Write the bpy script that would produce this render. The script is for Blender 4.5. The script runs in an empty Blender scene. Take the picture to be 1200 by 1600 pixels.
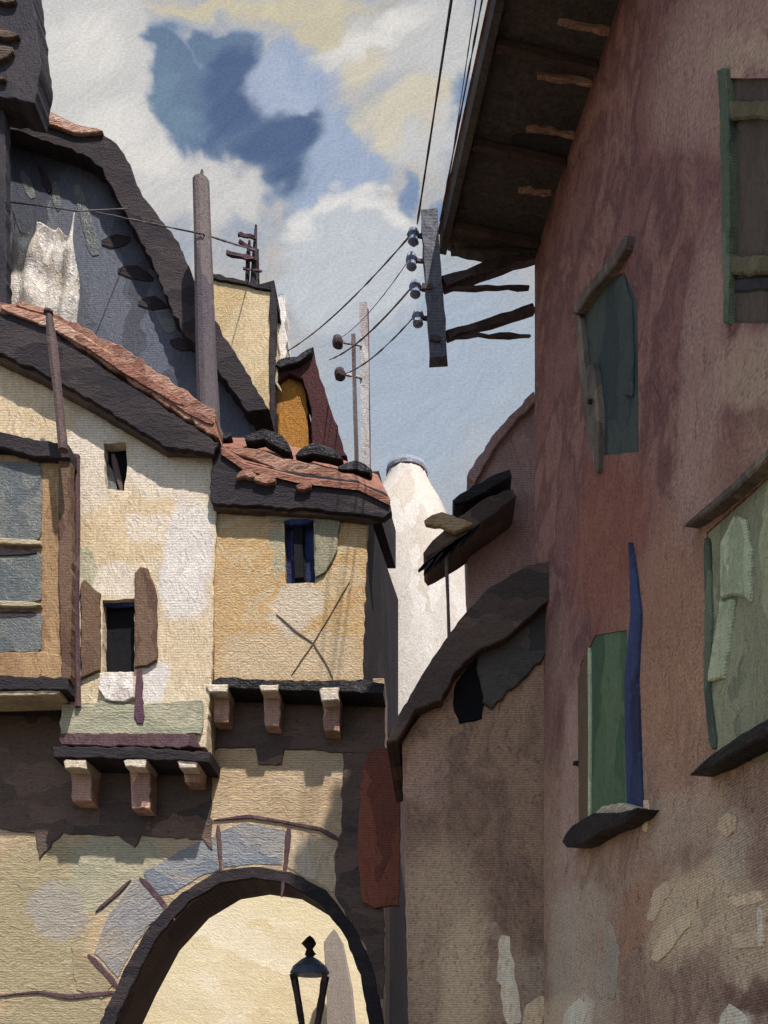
import bpy, bmesh, math, random
from mathutils import Vector, Matrix
R = random.Random(11)
S = bpy.context.scene
COL = S.collection
EXPO = 0.60
F, CX, HY, CZ = 1500.0, 700.0, 1750.0, 1.6
V = Vector

# ------------------------------------------------------------------ camera
cam = bpy.data.cameras.new('camera'); co = bpy.data.objects.new('camera', cam); COL.objects.link(co)
co.location = (0, 0, CZ); co.rotation_euler = (math.radians(90), 0, 0)
cam.sensor_fit = 'HORIZONTAL'; cam.sensor_width = 36; cam.lens = 36*F/1200
cam.shift_x = (600-CX)/1200; cam.shift_y = (HY-800)/1200
cam.clip_start = .05; cam.clip_end = 2000
S.camera = co
S.cycles.max_bounces = 4; S.cycles.diffuse_bounces = 3; S.cycles.glossy_bounces = 1; S.cycles.caustics_reflective = False
S.cycles.use_adaptive_sampling = True; S.cycles.adaptive_threshold = .03
S.view_settings.view_transform = 'Standard'; S.view_settings.look = 'None'
S.view_settings.gamma = 1; S.view_settings.exposure = EXPO

def P(px, py, Y): return V(((px-CX)/F*Y, Y, CZ+(HY-py)/F*Y))

class Front:
    """wall plane facing the viewer at distance Y"""
    def __init__(s, Y): s.Y = Y; s.n = V((0, -1, 0)); s.u = Y/F
    def __call__(s, px, py, off=0): return P(px, py, s.Y) + s.n*off
class Side:
    """upright wall plane X = a - k*Y, n points to its visible side"""
    def __init__(s, a, k, sign):
        s.a, s.k = a, k; s.n = V((sign, sign*k, 0)).normalized(); s.u = .007
    def __call__(s, px, py, off=0):
        Y = s.a/((px-CX)/F + s.k); return P(px, py, Y) + s.n*off
    def at(s, Y, z, off=0): return V((s.a-s.k*Y, Y, z)) + s.n*off
RW = Side(3.9, .21, -1)                       # the big right-hand wall
def XW(Y): return 3.9-.21*Y

# ------------------------------------------------------------------ colour
def lin(c):
    c /= 255.0
    return c/12.92 if c <= .04045 else ((c+.055)/1.055)**2.4
def srgb(c, k=1.0):
    r = [lin(x)*k for x in c]; m = max(r)
    return tuple(x*min(1, .80/m) for x in r)

def densify2(pts, step):
    out = []
    for i in range(len(pts)):
        (x0, y0), (x1, y1) = pts[i], pts[(i+1) % len(pts)]
        k = max(1, int(math.hypot(x1-x0, y1-y0)/step))
        out += [(x0+(x1-x0)*j/k, y0+(y1-y0)*j/k) for j in range(k)]
    return out
def nd(nt, t, **kw):
    n = nt.nodes.new(t)
    for k, v in kw.items():
        if k in n.inputs.keys() if False else False: pass
        setattr(n, k, v)
    return n
KL = .56
WARM = ('right wall', 'lean wall', 'mauve wall', 'soffit timber', 'shade timber', 'panel umber', 'panel black', 'frame grey brown', 'sage board', 'sage pale', 'edge green', 'shutter dark green', 'door edge', 'sill black', 'sill stone')
def paint(name, cols, k=1.0, sc=2.2, st=(1, 1, .45), rot=0.0, ba=.30, bs=26, ga=.22, gs=30, under=None, ua=.35, bump=.5, rough=.8, zc=None, soft=False, zones=None, spec=.12, we=.16):
    """oil-paint like plaster: dabs of several colours, bristle streaks, woven grain"""
    if name in WARM or name.endswith(' patch'):      # walls and woodwork of the right-hand side: warmer pigments
        wm = lambda c: (min(255, c[0]*1.02), c[1]*1.0, c[2]*.93)
        cols = [wm(c) for c in cols]; under = wm(under) if under else None
        if zc: zc = (zc[0], zc[1], [wm(c) for c in zc[2]])
        if zones: zones = (zones[0], zones[1], [(a, wm(b), c, d) for a, b, c, d in zones[2]])
    m = bpy.data.materials.new(name); m.use_nodes = True
    nt = m.node_tree; N, L = nt.nodes, nt.links
    bs_ = N['Principled BSDF']; bs_.inputs['Roughness'].default_value = rough
    bs_.inputs['Specular IOR Level'].default_value = spec
    tc = N.new('ShaderNodeTexCoord')
    d = N.new('ShaderNodeTexNoise'); d.inputs['Scale'].default_value = sc*1.1; d.inputs['Detail'].default_value = 3
    L.new(tc.outputs['Object'], d.inputs['Vector'])
    sub = N.new('ShaderNodeVectorMath'); sub.operation = 'SUBTRACT'; sub.inputs[1].default_value = (.5, .5, .5)
    L.new(d.outputs['Color'], sub.inputs[0])
    scl = N.new('ShaderNodeVectorMath'); scl.operation = 'SCALE'; scl.inputs['Scale'].default_value = .9/sc
    L.new(sub.outputs[0], scl.inputs[0])
    add = N.new('ShaderNodeVectorMath'); L.new(tc.outputs['Object'], add.inputs[0]); L.new(scl.outputs[0], add.inputs[1])
    rt = N.new('ShaderNodeMapping'); rt.inputs['Rotation'].default_value = (0, rot, 0); L.new(add.outputs[0], rt.inputs['Vector'])
    mul = N.new('ShaderNodeVectorMath'); mul.operation = 'MULTIPLY'; mul.inputs[1].default_value = tuple(sc*x for x in st)
    L.new(rt.outputs[0], mul.inputs[0])
    vo = N.new('ShaderNodeTexVoronoi'); vo.feature = 'F1'; vo.inputs['Scale'].default_value = 1
    L.new(mul.outputs[0], vo.inputs['Vector'])
    sp = N.new('ShaderNodeSeparateColor'); L.new(vo.outputs['Color'], sp.inputs[0])
    rp = N.new('ShaderNodeValToRGB'); cr = rp.color_ramp
    cc = [srgb(c, k) for c in cols]
    while len(cr.elements) < len(cc): cr.elements.new(.5)
    for i, c in enumerate(cc):
        cr.elements[i].position = .12+.76*i/max(1, len(cc)-1); cr.elements[i].color = (*c, 1)
    if soft:
        sn = N.new('ShaderNodeTexNoise'); sn.inputs['Scale'].default_value = 1.0; sn.inputs['Detail'].default_value = 4; sn.inputs['Roughness'].default_value = .62
        L.new(mul.outputs[0], sn.inputs['Vector'])
        sr = N.new('ShaderNodeMapRange'); sr.inputs[1].default_value = .3; sr.inputs[2].default_value = .7; L.new(sn.outputs[0], sr.inputs[0])
        pick = pick2 = sr.outputs[0]
    else: pick, pick2 = sp.outputs[0], sp.outputs[1]
    L.new(pick, rp.inputs[0])
    colour = rp.outputs[0]
    if zc:                                     # weathered render low on the wall, other paint higher up
        z0, z1, cols2 = zc
        sx = N.new('ShaderNodeSeparateXYZ'); L.new(add.outputs[0], sx.inputs[0])
        n2 = N.new('ShaderNodeTexNoise'); n2.inputs['Scale'].default_value = .8; L.new(tc.outputs['Object'], n2.inputs['Vector'])
        ma = N.new('ShaderNodeMath'); ma.operation = 'MULTIPLY_ADD'; ma.inputs[1].default_value = 4.0
        L.new(n2.outputs[0], ma.inputs[0]); L.new(sx.outputs[2], ma.inputs[2])
        mr = N.new('ShaderNodeMapRange'); mr.inputs[1].default_value = z0+2; mr.inputs[2].default_value = z1+2
        L.new(ma.outputs[0], mr.inputs[0])
        r2 = N.new('ShaderNodeValToRGB'); c2 = r2.color_ramp
        cc2 = [srgb(c, k) for c in cols2]
        while len(c2.elements) < len(cc2): c2.elements.new(.5)
        for i, c in enumerate(cc2):
            c2.elements[i].position = .12+.76*i/max(1, len(cc2)-1); c2.elements[i].color = (*c, 1)
        L.new(pick2, r2.inputs[0])
        mxz = N.new('ShaderNodeMix'); mxz.data_type = 'RGBA'
        L.new(mr.outputs[0], mxz.inputs[0]); L.new(r2.outputs[0], mxz.inputs[6]); L.new(colour, mxz.inputs[7])
        colour = mxz.outputs[2]
    # bristles
    m2 = N.new('ShaderNodeVectorMath'); m2.operation = 'MULTIPLY'
    big = max(st); m2.inputs[1].default_value = tuple(bs*(1.0 if x > .7*big else .09) for x in st)
    L.new(rt.outputs[0], m2.inputs[0])
    br = N.new('ShaderNodeTexNoise'); br.inputs['Scale'].default_value = 1; br.inputs['Detail'].default_value = 3; br.inputs['Roughness'].default_value = .6
    L.new(m2.outputs[0], br.inputs['Vector'])
    br_late = br
    if zones:
        pl, base, lst = zones
        sdir = pl.n.cross(V((0, 0, 1))).normalized()
        e2 = N.new('ShaderNodeTexNoise'); e2.inputs['Scale'].default_value = 3.2; e2.inputs['Detail'].default_value = 4
        L.new(tc.outputs['Object'], e2.inputs['Vector'])
        es = N.new('ShaderNodeVectorMath'); es.operation = 'SUBTRACT'; es.inputs[1].default_value = (.5, .5, .5); L.new(e2.outputs['Color'], es.inputs[0])
        ee = N.new('ShaderNodeVectorMath'); ee.operation = 'SCALE'; ee.inputs['Scale'].default_value = .38; L.new(es.outputs[0], ee.inputs[0])
        ea = N.new('ShaderNodeVectorMath'); L.new(tc.outputs['Object'], ea.inputs[0]); L.new(ee.outputs[0], ea.inputs[1])
        dt = N.new('ShaderNodeVectorMath'); dt.operation = 'DOT_PRODUCT'; dt.inputs[1].default_value = tuple(sdir); L.new(ea.outputs[0], dt.inputs[0])
        zs = N.new('ShaderNodeSeparateXYZ'); L.new(ea.outputs[0], zs.inputs[0])
        def mt(op, a, b=None, c=None):
            n = N.new('ShaderNodeMath'); n.operation = op
            for i, x in enumerate((a, b, c)):
                if x is None: continue
                if isinstance(x, (int, float)): n.inputs[i].default_value = x
                else: L.new(x, n.inputs[i])
            return n.outputs[0]
        for pts, c, ed, op in lst:
            q = [pl(*p) - V(base) for p in densify2(pts, 6)]
            q = [(p.dot(sdir), p.z) for p in q]
            mx_, mz = sum(a for a, _ in q)/len(q), sum(b for _, b in q)/len(q)
            xx = sum((a-mx_)**2 for a, _ in q); zz = sum((b-mz)**2 for _, b in q); xz = sum((a-mx_)*(b-mz) for a, b in q)
            th = .5*math.atan2(2*xz, xx-zz); ca, sa = math.cos(th), math.sin(th)
            U = [(a-mx_)*ca+(b-mz)*sa for a, b in q]; Wv = [(b-mz)*ca-(a-mx_)*sa for a, b in q]
            u0, w0 = (max(U)+min(U))/2, (max(Wv)+min(Wv))/2; ru, rw = (max(U)-min(U))/2, (max(Wv)-min(Wv))/2
            x = mt('SUBTRACT', dt.outputs['Value'], mx_); z = mt('SUBTRACT', zs.outputs[2], mz)
            a_ = mt('DIVIDE', mt('SUBTRACT', mt('ADD', mt('MULTIPLY', x, ca), mt('MULTIPLY', z, sa)), u0), ru)
            b_ = mt('DIVIDE', mt('SUBTRACT', mt('SUBTRACT', mt('MULTIPLY', z, ca), mt('MULTIPLY', x, sa)), w0), rw)
            d_ = mt('ADD', mt('POWER', mt('ABSOLUTE', a_), 3.2), mt('POWER', mt('ABSOLUTE', b_), 3.2))
            d_ = mt('ADD', d_, mt('MULTIPLY_ADD', br_late.outputs[0], 2.2, -1.1))
            mr_ = N.new('ShaderNodeMapRange'); mr_.interpolation_type = 'SMOOTHSTEP'
            mr_.inputs[1].default_value = 1+ed; mr_.inputs[2].default_value = 1-ed; mr_.inputs[3].default_value = 0; mr_.inputs[4].default_value = op
            L.new(d_, mr_.inputs[0])
            mm = N.new('ShaderNodeMix'); mm.data_type = 'RGBA'; mm.inputs[7].default_value = (*srgb(c, k), 1)
            L.new(mr_.outputs[0], mm.inputs[0]); L.new(colour, mm.inputs[6]); colour = mm.outputs[2]
    # woven grain
    m3 = N.new('ShaderNodeVectorMath'); m3.operation = 'MULTIPLY'; m3.inputs[1].default_value = (gs*.55, gs*.55, gs)
    L.new(tc.outputs['Object'], m3.inputs[0])
    gr = N.new('ShaderNodeTexNoise'); gr.inputs['Scale'].default_value = 1; gr.inputs['Detail'].default_value = 1.5
    L.new(m3.outputs[0], gr.inputs['Vector'])
    v1 = N.new('ShaderNodeMath'); v1.operation = 'MULTIPLY_ADD'; v1.inputs[1].default_value = 2.4*ba; v1.inputs[2].default_value = 1-1.2*ba
    L.new(br.outputs[0], v1.inputs[0])
    v2 = N.new('ShaderNodeMath'); v2.operation = 'MULTIPLY_ADD'; v2.inputs[1].default_value = 2.6*ga; v2.inputs[2].default_value = 1-1.3*ga
    L.new(gr.outputs[0], v2.inputs[0])
    v3 = N.new('ShaderNodeMath'); v3.operation = 'MULTIPLY'; L.new(v1.outputs[0], v3.inputs[0]); L.new(v2.outputs[0], v3.inputs[1])
    for ax, am in (('Z', we),):
        wv = N.new('ShaderNodeTexWave'); wv.bands_direction = ax; wv.inputs['Scale'].default_value = gs*.25; wv.inputs['Distortion'].default_value = 2.6
        wv.inputs['Detail'].default_value = 1; wv.inputs['Detail Scale'].default_value = 1.5; L.new(tc.outputs['Object'], wv.inputs['Vector'])
        w1 = N.new('ShaderNodeMath'); w1.operation = 'MULTIPLY_ADD'; w1.inputs[1].default_value = 2*am; w1.inputs[2].default_value = 1-am; L.new(wv.outputs[1], w1.inputs[0])
        w2 = N.new('ShaderNodeMath'); w2.operation = 'MULTIPLY'; L.new(v3.outputs[0], w2.inputs[0]); L.new(w1.outputs[0], w2.inputs[1]); v3 = w2
    cs = N.new('ShaderNodeVectorMath'); cs.operation = 'SCALE'; L.new(colour, cs.inputs[0]); L.new(v3.outputs[0], cs.inputs['Scale'])
    out = cs.outputs[0]
    if under:                                  # worn through to the coat below
        ad = N.new('ShaderNodeMath'); ad.operation = 'MULTIPLY_ADD'; ad.inputs[1].default_value = .45
        L.new(gr.outputs[0], ad.inputs[0]); L.new(br.outputs[0], ad.inputs[2])
        mr = N.new('ShaderNodeMapRange'); mr.inputs[1].default_value = .60; mr.inputs[2].default_value = .52
        mr.inputs[3].default_value = 0; mr.inputs[4].default_value = ua
        L.new(ad.outputs[0], mr.inputs[0])
        mx = N.new('ShaderNodeMix'); mx.data_type = 'RGBA'; mx.inputs[7].default_value = (*srgb(under, k), 1)
        L.new(mr.outputs[0], mx.inputs[0]); L.new(out, mx.inputs[6]); out = mx.outputs[2]
    L.new(out, bs_.inputs['Base Color'])
    h = N.new('ShaderNodeMath'); h.operation = 'MULTIPLY_ADD'; h.inputs[1].default_value = .25
    L.new(gr.outputs[0], h.inputs[0]); L.new(br.outputs[0], h.inputs[2])
    h2 = N.new('ShaderNodeMath'); h2.operation = 'MULTIPLY_ADD'; h2.inputs[1].default_value = .8
    L.new(vo.outputs['Distance'], h2.inputs[0]); L.new(h.outputs[0], h2.inputs[2])
    bu = N.new('ShaderNodeBump'); bu.inputs['Strength'].default_value = bump; bu.inputs['Distance'].default_value = .05
    L.new(h2.outputs[0], bu.inputs['Height']); L.new(bu.outputs[0], bs_.inputs['Normal'])
    return m

Hh = (1, 1, .45); HORIZ = (.4, 1, 1); VERT = (1, 1, .3); EVEN = (1, 1, .99)
M = {}
PAL = {}
def mat(key, *a, **k): PAL[key] = a[0]; M[key] = paint(key, *a, **k)
mat('cream plaster', [(210,186,150),(220,198,164),(226,206,174),(214,190,154),(230,214,190)], KL, sc=2.4, st=(1,1,.6), under=(150,130,120), ua=.3)
mat('pale plaster', [(222,206,180),(230,216,194),(216,196,166)], 0.706, sc=3, st=(1,1,.4), bump=.6)
mat('white plaster', [(220,212,200),(230,222,212),(206,196,184)], 0.780, sc=4, st=(1,1,.6), bump=.6, under=(176,164,152), ua=.2)
mat('tan plaster', [(200,166,120),(214,182,136),(220,192,150)], KL, sc=3.2, st=HORIZ, rot=.3, bump=.8)
mat('olive plaster', [(168,158,124),(178,166,130),(182,164,130)], KL, sc=1.6, st=HORIZ, under=(120,108,90), ua=.3)
mat('green render', [(178,178,150),(186,182,154),(196,188,160)], KL, sc=3, st=HORIZ, under=(150,130,110), ua=.3)
mat('grey stone', [(184,172,156),(180,172,160),(168,164,162)], KL, sc=2.4, st=HORIZ, rot=.6, bump=.7)
mat('blue stone', [(146,152,160),(162,163,164),(172,168,162)], KL, sc=2.6, st=HORIZ, rot=-.2, bump=.7)
mat('grey slate', [(78,82,90),(92,96,104),(84,88,100),(104,106,110),(70,72,80)],  0.899, sc=1.5, st=VERT, rot=-.12, under=(58,58,62), ua=.4)
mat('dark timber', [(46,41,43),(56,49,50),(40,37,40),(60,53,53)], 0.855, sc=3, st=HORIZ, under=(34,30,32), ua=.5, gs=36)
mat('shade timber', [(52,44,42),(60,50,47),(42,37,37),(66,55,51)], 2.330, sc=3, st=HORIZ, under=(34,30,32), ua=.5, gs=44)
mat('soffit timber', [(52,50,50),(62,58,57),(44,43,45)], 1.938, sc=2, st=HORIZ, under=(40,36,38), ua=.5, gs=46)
mat('side shade', [(52,45,49),(60,52,55),(46,41,46)], 0.613, sc=2, st=VERT, under=(38,34,38), ua=.5)
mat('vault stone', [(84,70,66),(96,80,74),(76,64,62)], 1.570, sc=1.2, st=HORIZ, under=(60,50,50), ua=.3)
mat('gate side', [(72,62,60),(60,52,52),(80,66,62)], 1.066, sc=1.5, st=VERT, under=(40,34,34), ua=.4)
mat('tile clay', [(168,122,100),(182,136,112),(194,152,130),(154,108,90)], KL, sc=5, st=HORIZ, rot=.5, under=(70,56,54), ua=.6, bump=.8)
mat('tile clay flat', [(160,112,94),(178,128,106),(150,100,84)], KL, sc=5, st=HORIZ, rot=.2, under=(70,56,54), ua=.6, bump=.8)
mat('black tile', [(36,34,36),(48,46,48),(30,28,30)], 0.817, sc=5, st=HORIZ, bump=.9, rough=.45)
mat('brown wood', [(118,98,92),(100,84,82),(132,112,106)], KL, sc=4, st=VERT, under=(70,60,62), ua=.5)
mat('plum wood', [(110,84,86),(96,72,78),(124,100,100)], KL, sc=4, st=VERT, under=(64,50,54), ua=.5)
mat('grey post', [(118,108,108),(104,96,100),(132,120,116)], KL, sc=3, st=(1,1,.12), under=(78,66,68), ua=.6, bs=40)
mat('ochre frame', [(178,142,104),(192,158,116),(166,130,94)], KL, sc=4, st=VERT, under=(120,96,76), ua=.35)
mat('glass grey', [(122,126,122),(134,136,130),(112,118,118),(142,140,130)], KL, sc=3, st=(1,1,.8), rough=.35, under=(90,96,100), ua=.35)
mat('rail cream', [(196,180,146),(208,192,160)], KL, sc=5, st=HORIZ)
mat('black hole', [(20,19,22),(26,25,28)], KL, sc=4, bump=.3)
mat('blue paint', [(38,46,82),(52,62,104),(34,38,66)], 0.966, sc=5, st=VERT, bump=.6)
mat('grey green shutter', [(158,152,124),(168,160,132),(146,146,128)], KL, sc=4, st=VERT)
mat('brown shutter', [(122,96,76),(134,108,88),(108,82,70)], KL, sc=4, st=VERT, under=(160,140,110), ua=.3)
mat('joist shaded pink', [(150,120,104),(128,100,88),(164,134,116)], 1.254, sc=5, st=VERT)
mat('rust door', [(112,64,48),(96,58,48),(124,74,56),(84,54,46)], 1.030, sc=1.6, st=VERT, under=(64,44,40), ua=.4)
mat('passage wall', [(228,212,172),(234,218,182),(224,206,164),(236,222,190)], 0.801, sc=1.6, st=HORIZ, rot=-.3, bump=.35)
mat('pier plaster', [(172,158,146),(180,168,154)], KL, sc=1.6, st=VERT)
mat('lamp blue', [(52,64,86),(66,78,98)],  3.183, sc=6, st=HORIZ, rough=.4)
mat('lamp iron', [(70,58,58),(52,44,46),(92,76,74)],  1.167, sc=6, st=VERT)
mat('yellow plaster', [(214,190,146),(222,200,160),(206,180,134)], 0.669, sc=1.6, st=VERT, rot=-.2, bump=.5)
mat('orange board', [(182,124,52),(196,136,62),(168,110,46)], KL, sc=2, st=(1,1,.15), bump=.8)
mat('maroon board', [(82,46,46),(92,54,52),(72,40,42)], KL, sc=2, st=(1,1,.15), bump=.7)
mat('tower white', [(214,204,190),(222,214,202),(204,192,176)], 0.631, sc=1.2, st=VERT, under=(196,176,140), ua=.45, bump=.6)
mat('tower cap', [(132,140,154),(150,152,156)], 0.943, sc=3, st=HORIZ)
mat('mauve wall', [(104,88,90),(96,80,82),(112,94,96),(100,80,82)], 2.269, sc=1.4, st=VERT, rot=.2, under=(80,66,72), ua=.4, gs=34)
mat('rust patch', [(106,66,56),(114,72,60),(98,60,54)], 1.505, sc=2, st=VERT, under=(80,52,50), ua=.6, gs=48)
mat('sienna patch', [(124,92,76),(134,100,82),(116,84,72)], 1.505, sc=2, st=EVEN, under=(100,76,66), ua=.5, gs=50)
mat('pinkish patch', [(132,106,102),(140,114,108),(124,98,96)], 1.505, sc=2, st=(1,1,.4), rot=.5, under=(98,76,74), ua=.6, gs=52)
mat('tan patch', [(138,118,104),(146,126,112),(128,108,96)], 1.505, sc=3, st=HORIZ, rot=.2, under=(104,84,76), ua=.5, gs=52)
mat('ash patch', [(158,138,118),(166,146,126),(148,128,110)], 1.803, sc=3, st=VERT, rot=.15, under=(104,92,84), ua=.6, gs=44)
mat('pale patch', [(186,162,138),(194,172,146),(174,152,130)], 1.882, sc=4, st=VERT, rot=.2, under=(120,104,94), ua=.6, gs=44)
mat('blue patch', [(142,128,118),(148,134,122),(134,120,110)], 1.568, sc=3, st=HORIZ, rot=.4, under=(104,94,88), ua=.5, gs=44)
mat('bright patch', [(206,192,176),(214,204,190)], 1.505, sc=5, st=VERT, under=(150,130,116), ua=.5, gs=44)
mat('dark patch', [(70,46,44),(80,54,50)], 1.505, sc=4, st=HORIZ, gs=48)
mat('shutter dark green', [(56,62,62),(64,70,68),(50,58,60)], 1.505, sc=2.5, st=VERT, under=(46,50,52), ua=.5, gs=52)
mat('frame grey brown', [(92,84,78),(76,68,66),(110,100,92)], 1.505, sc=5, st=VERT, gs=52)
mat('olive rail', [(84,76,56),(96,88,66)], 1.505, sc=5, st=HORIZ, gs=56)
mat('panel umber', [(70,62,58),(80,70,64),(64,60,58)], 1.505, sc=3, st=VERT, under=(54,50,50), ua=.5, gs=56)
mat('panel black', [(46,46,50),(54,53,56)], 1.442, sc=4, st=HORIZ, gs=56)
mat('edge green', [(84,94,80),(104,112,96),(72,80,72)], 1.164, sc=6, st=VERT, gs=56)
mat('sage board', [(112,112,94),(122,122,102),(102,104,90),(136,136,112)], 1.505, sc=2.2, st=VERT, under=(84,90,84), ua=.5, gs=50)
mat('sage pale', [(150,156,132),(160,164,142),(136,142,120)], 1.505, sc=4, st=VERT, rot=.2, under=(120,124,108), ua=.5, gs=50)
mat('door green', [(70,88,62),(78,98,70),(62,78,58),(84,98,72)], 1.505, sc=2.2, st=VERT, under=(60,66,56), ua=.5, gs=52)
mat('door edge', [(92,76,62),(84,70,58)], 1.505, sc=4, st=VERT, gs=52)
mat('post blue', [(48,54,80),(58,64,92),(44,48,66)], 1.505, sc=4, st=VERT, bump=.7, gs=52)
mat('sill black', [(38,35,37),(48,44,45)], 1.379, sc=5, st=HORIZ, rot=.5, bump=.9, rough=.45)
mat('sill stone', [(168,156,138),(150,138,122)], 1.442, sc=6, st=HORIZ)
mat('rafter tan', [(138,110,90),(122,96,80)], 1.505, sc=5, st=HORIZ, under=(70,60,58), ua=.7, gs=56)
mat('bracket post', [(110,114,124),(126,124,124),(92,100,120),(134,126,120)], KL, sc=4, st=(1,1,.12), under=(84,82,92), ua=.5)
mat('bracket arm', [(70,58,58),(84,70,68),(60,50,50)], 1.066, sc=5, st=HORIZ, under=(110,100,100), ua=.35)
mat('insulator glaze', [(96,104,122),(112,118,130),(84,92,114)],  1.114, sc=8, rough=.35)
mat('wire metal', [(84,76,78),(104,96,96)], 0.892, sc=8, under=(130,124,124), ua=.45)
mat('pole pale', [(196,188,182),(206,200,194),(180,170,166)], KL, sc=2.5, st=(1,1,.12), under=(120,104,104), ua=.6)
mat('linen', [(210,202,188),(222,214,202),(196,184,166)], 0.717, sc=4, st=(1,1,.7), bump=1.0, under=(150,140,124), ua=.3)
mat('crack', [(128,106,86),(112,94,80)], KL, sc=8)
mat('plum stain', [(104,74,88),(118,88,98)], KL, sc=5, st=VERT)
mat('house dark', [(52,50,54),(62,58,60),(46,44,48)], 0.817, sc=2, st=VERT, under=(38,36,40), ua=.5)
mat('corbel umber', [(98,80,68),(110,90,76),(84,70,62)], KL, sc=4, st=HORIZ, bump=.9)
mat('verge salmon', [(214,170,146),(198,148,122),(224,194,174)], KL, sc=5, st=HORIZ, rot=.4, bump=.9)
mat('cobble', [(126,118,108),(140,130,118),(112,106,98)], 0.742, sc=5, st=EVEN, bump=.8)

GZ = [
    ([(0,1320),(60,1312),(110,1318),(150,1390),(110,1480),(60,1560),(0,1560)], 'olive plaster'),
    ([(100,1320),(180,1308),(205,1330),(250,1320),(215,1370),(160,1425),(140,1400)], 'green render'),
    ([(55,1390),(110,1382),(130,1410),(120,1460),(60,1452)], 'grey stone'),
    ([(0,1565),(80,1560),(165,1556),(150,1640),(0,1640)], 'olive plaster'),
]
LZ = [
    ([(640,1335),(668,1322),(700,1322),(735,1372),(758,1440),(770,1600),(770,1700),(662,1700),(650,1560),(636,1440)], 'ash patch'),
    ([(692,1480),(716,1436),(748,1432),(762,1470),(756,1600),(750,1700),(694,1700),(688,1540)], 'pale patch'),
    ([(778,1470),(802,1465),(806,1520),(832,1560),(835,1650),(785,1650),(780,1540)], 'tan patch'),
    ([(806,1500),(845,1480),(868,1500),(868,1560),(822,1545)], 'blue patch'),
    ([(640,1180),(690,1165),(695,1230),(652,1260)], 'pinkish patch'),
]
RZ = [
    ([(915,745),(960,722),(998,726),(1000,800),(996,900),(982,975),(940,985),(912,940),(902,850)], 'rust patch'),
    ([(1012,880),(1050,860),(1096,872),(1100,960),(1104,1080),(1108,1180),(1060,1210),(1012,1195),(1008,1040)], 'sienna patch'),
    ([(1092,392),(1130,380),(1136,480),(1110,560),(1128,640),(1090,800),(1062,840),(1056,720),(1074,560)], 'pinkish patch'),
    ([(1050,0),(1090,-40),(1230,-60),(1230,70),(1130,78),(1120,150),(1080,230),(1040,160)], 'pinkish patch'),
    ([(1112,82),(1150,66),(1300,40),(1300,106),(1150,112),(1130,112)], 'tan patch'),
    ([(1132,540),(1150,516),(1300,514),(1300,590),(1180,600),(1150,640),(1136,620)], 'tan patch'),
    ([(880,1180),(905,1060),(908,1320),(895,1420),(870,1440)], 'pinkish patch'),
    ([(1016,1260),(1062,1240),(1110,1222),(1140,1240),(1130,1300),(1060,1330),(1020,1330)], 'tan patch'),
    ([(1010,1440),(1040,1380),(1080,1376),(1110,1370),(1150,1380),(1160,1400),(1105,1460),(1060,1500),(1010,1510)], 'pale patch'),
    ([(1120,1290),(1150,1270),(1170,1290),(1172,1340),(1150,1380),(1120,1370)], 'blue patch'),
    ([(1130,1420),(1210,1390),(1280,1400),(1280,1540),(1160,1540),(1128,1500)], 'ash patch'),
    ([(862,1430),(885,1390),(920,1390),(944,1420),(946,1460),(930,1440),(900,1440),(880,1480),(860,1480)], 'blue patch'),
    ([(862,1490),(930,1478),(962,1500),(958,1600),(935,1640),(925,1540),(862,1540)], 'blue patch'),
    ([(818,1590),(850,1565),(920,1545),(926,1600),(920,1700),(820,1700)], 'ash patch'),
    ([(886,1580),(902,1568),(922,1562),(924,1640),(888,1640)], 'bright patch'),
    ([(1126,1586),(1146,1570),(1170,1586),(1172,1660),(1124,1660)], 'bright patch'),
    ([(1140,1545),(1200,1530),(1290,1530),(1290,1580),(1176,1585)], 'dark patch'),
    ([(968,1420),(1000,1390),(1028,1370),(1012,1440),(985,1500),(970,1490)], 'sienna patch'),
]
CHZ = [([(256, 786), (270, 756), (284, 738), (296, 752), (322, 746), (318, 770), (284, 778)], 'tan plaster'), ([(120, 812), (180, 786), (252, 784), (300, 790), (262, 848), (232, 872), (196, 884), (150, 888), (128, 862)], 'tan plaster'), ([(124, 870), (142, 858), (152, 885), (152, 920), (134, 905), (122, 912)], 'green render'), ([(0, 585), (40, 590), (82, 645), (80, 690), (0, 672)], 'tan plaster'), ([(104, 600), (190, 645), (150, 650), (128, 652), (108, 676)], 'cream plaster'), ([(240, 900), (262, 905), (268, 965), (320, 940), (318, 1060), (262, 1060), (250, 1020)], 'cream plaster'), ([(106, 684), (132, 654), (198, 646), (199, 682), (190, 690), (160, 692), (160, 780), (150, 795), (116, 790), (104, 720)], 'pale plaster'), ([(206, 700), (238, 660), (262, 668), (330, 702), (336, 756), (304, 742), (262, 765), (240, 780), (214, 760), (203, 735)], 'pale plaster'), ([(200, 806), (250, 802), (262, 822), (246, 850), (205, 846)], 'pale plaster'), ([(254, 862), (288, 790), (312, 784), (330, 830), (332, 872), (312, 930), (286, 968), (270, 962), (274, 900), (256, 886)], 'white plaster'), ([(150, 890), (208, 882), (213, 900), (212, 930), (186, 936), (154, 926)], 'pale plaster'), ([(222, 1048), (256, 1040), (266, 1058), (258, 1096), (224, 1096)], 'white plaster')]
OHZ = [([(350, 955), (420, 940), (425, 985), (390, 1000), (342, 998)], 'tan plaster'), ([(340, 1000), (420, 990), (560, 985), (560, 1060), (340, 1056)], 'cream plaster'), ([(424, 818), (444, 814), (445, 900), (430, 905)], 'green render'), ([(345, 900), (372, 850), (384, 930), (350, 948)], 'tan plaster'), ([(428, 935), (446, 918), (486, 916), (493, 950), (486, 975), (440, 985), (424, 972)], 'pale plaster')]
def zl(lst, ed, op): return [(p, PAL[m][1 % len(PAL[m])], ed, op) for p, m in lst]
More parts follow.
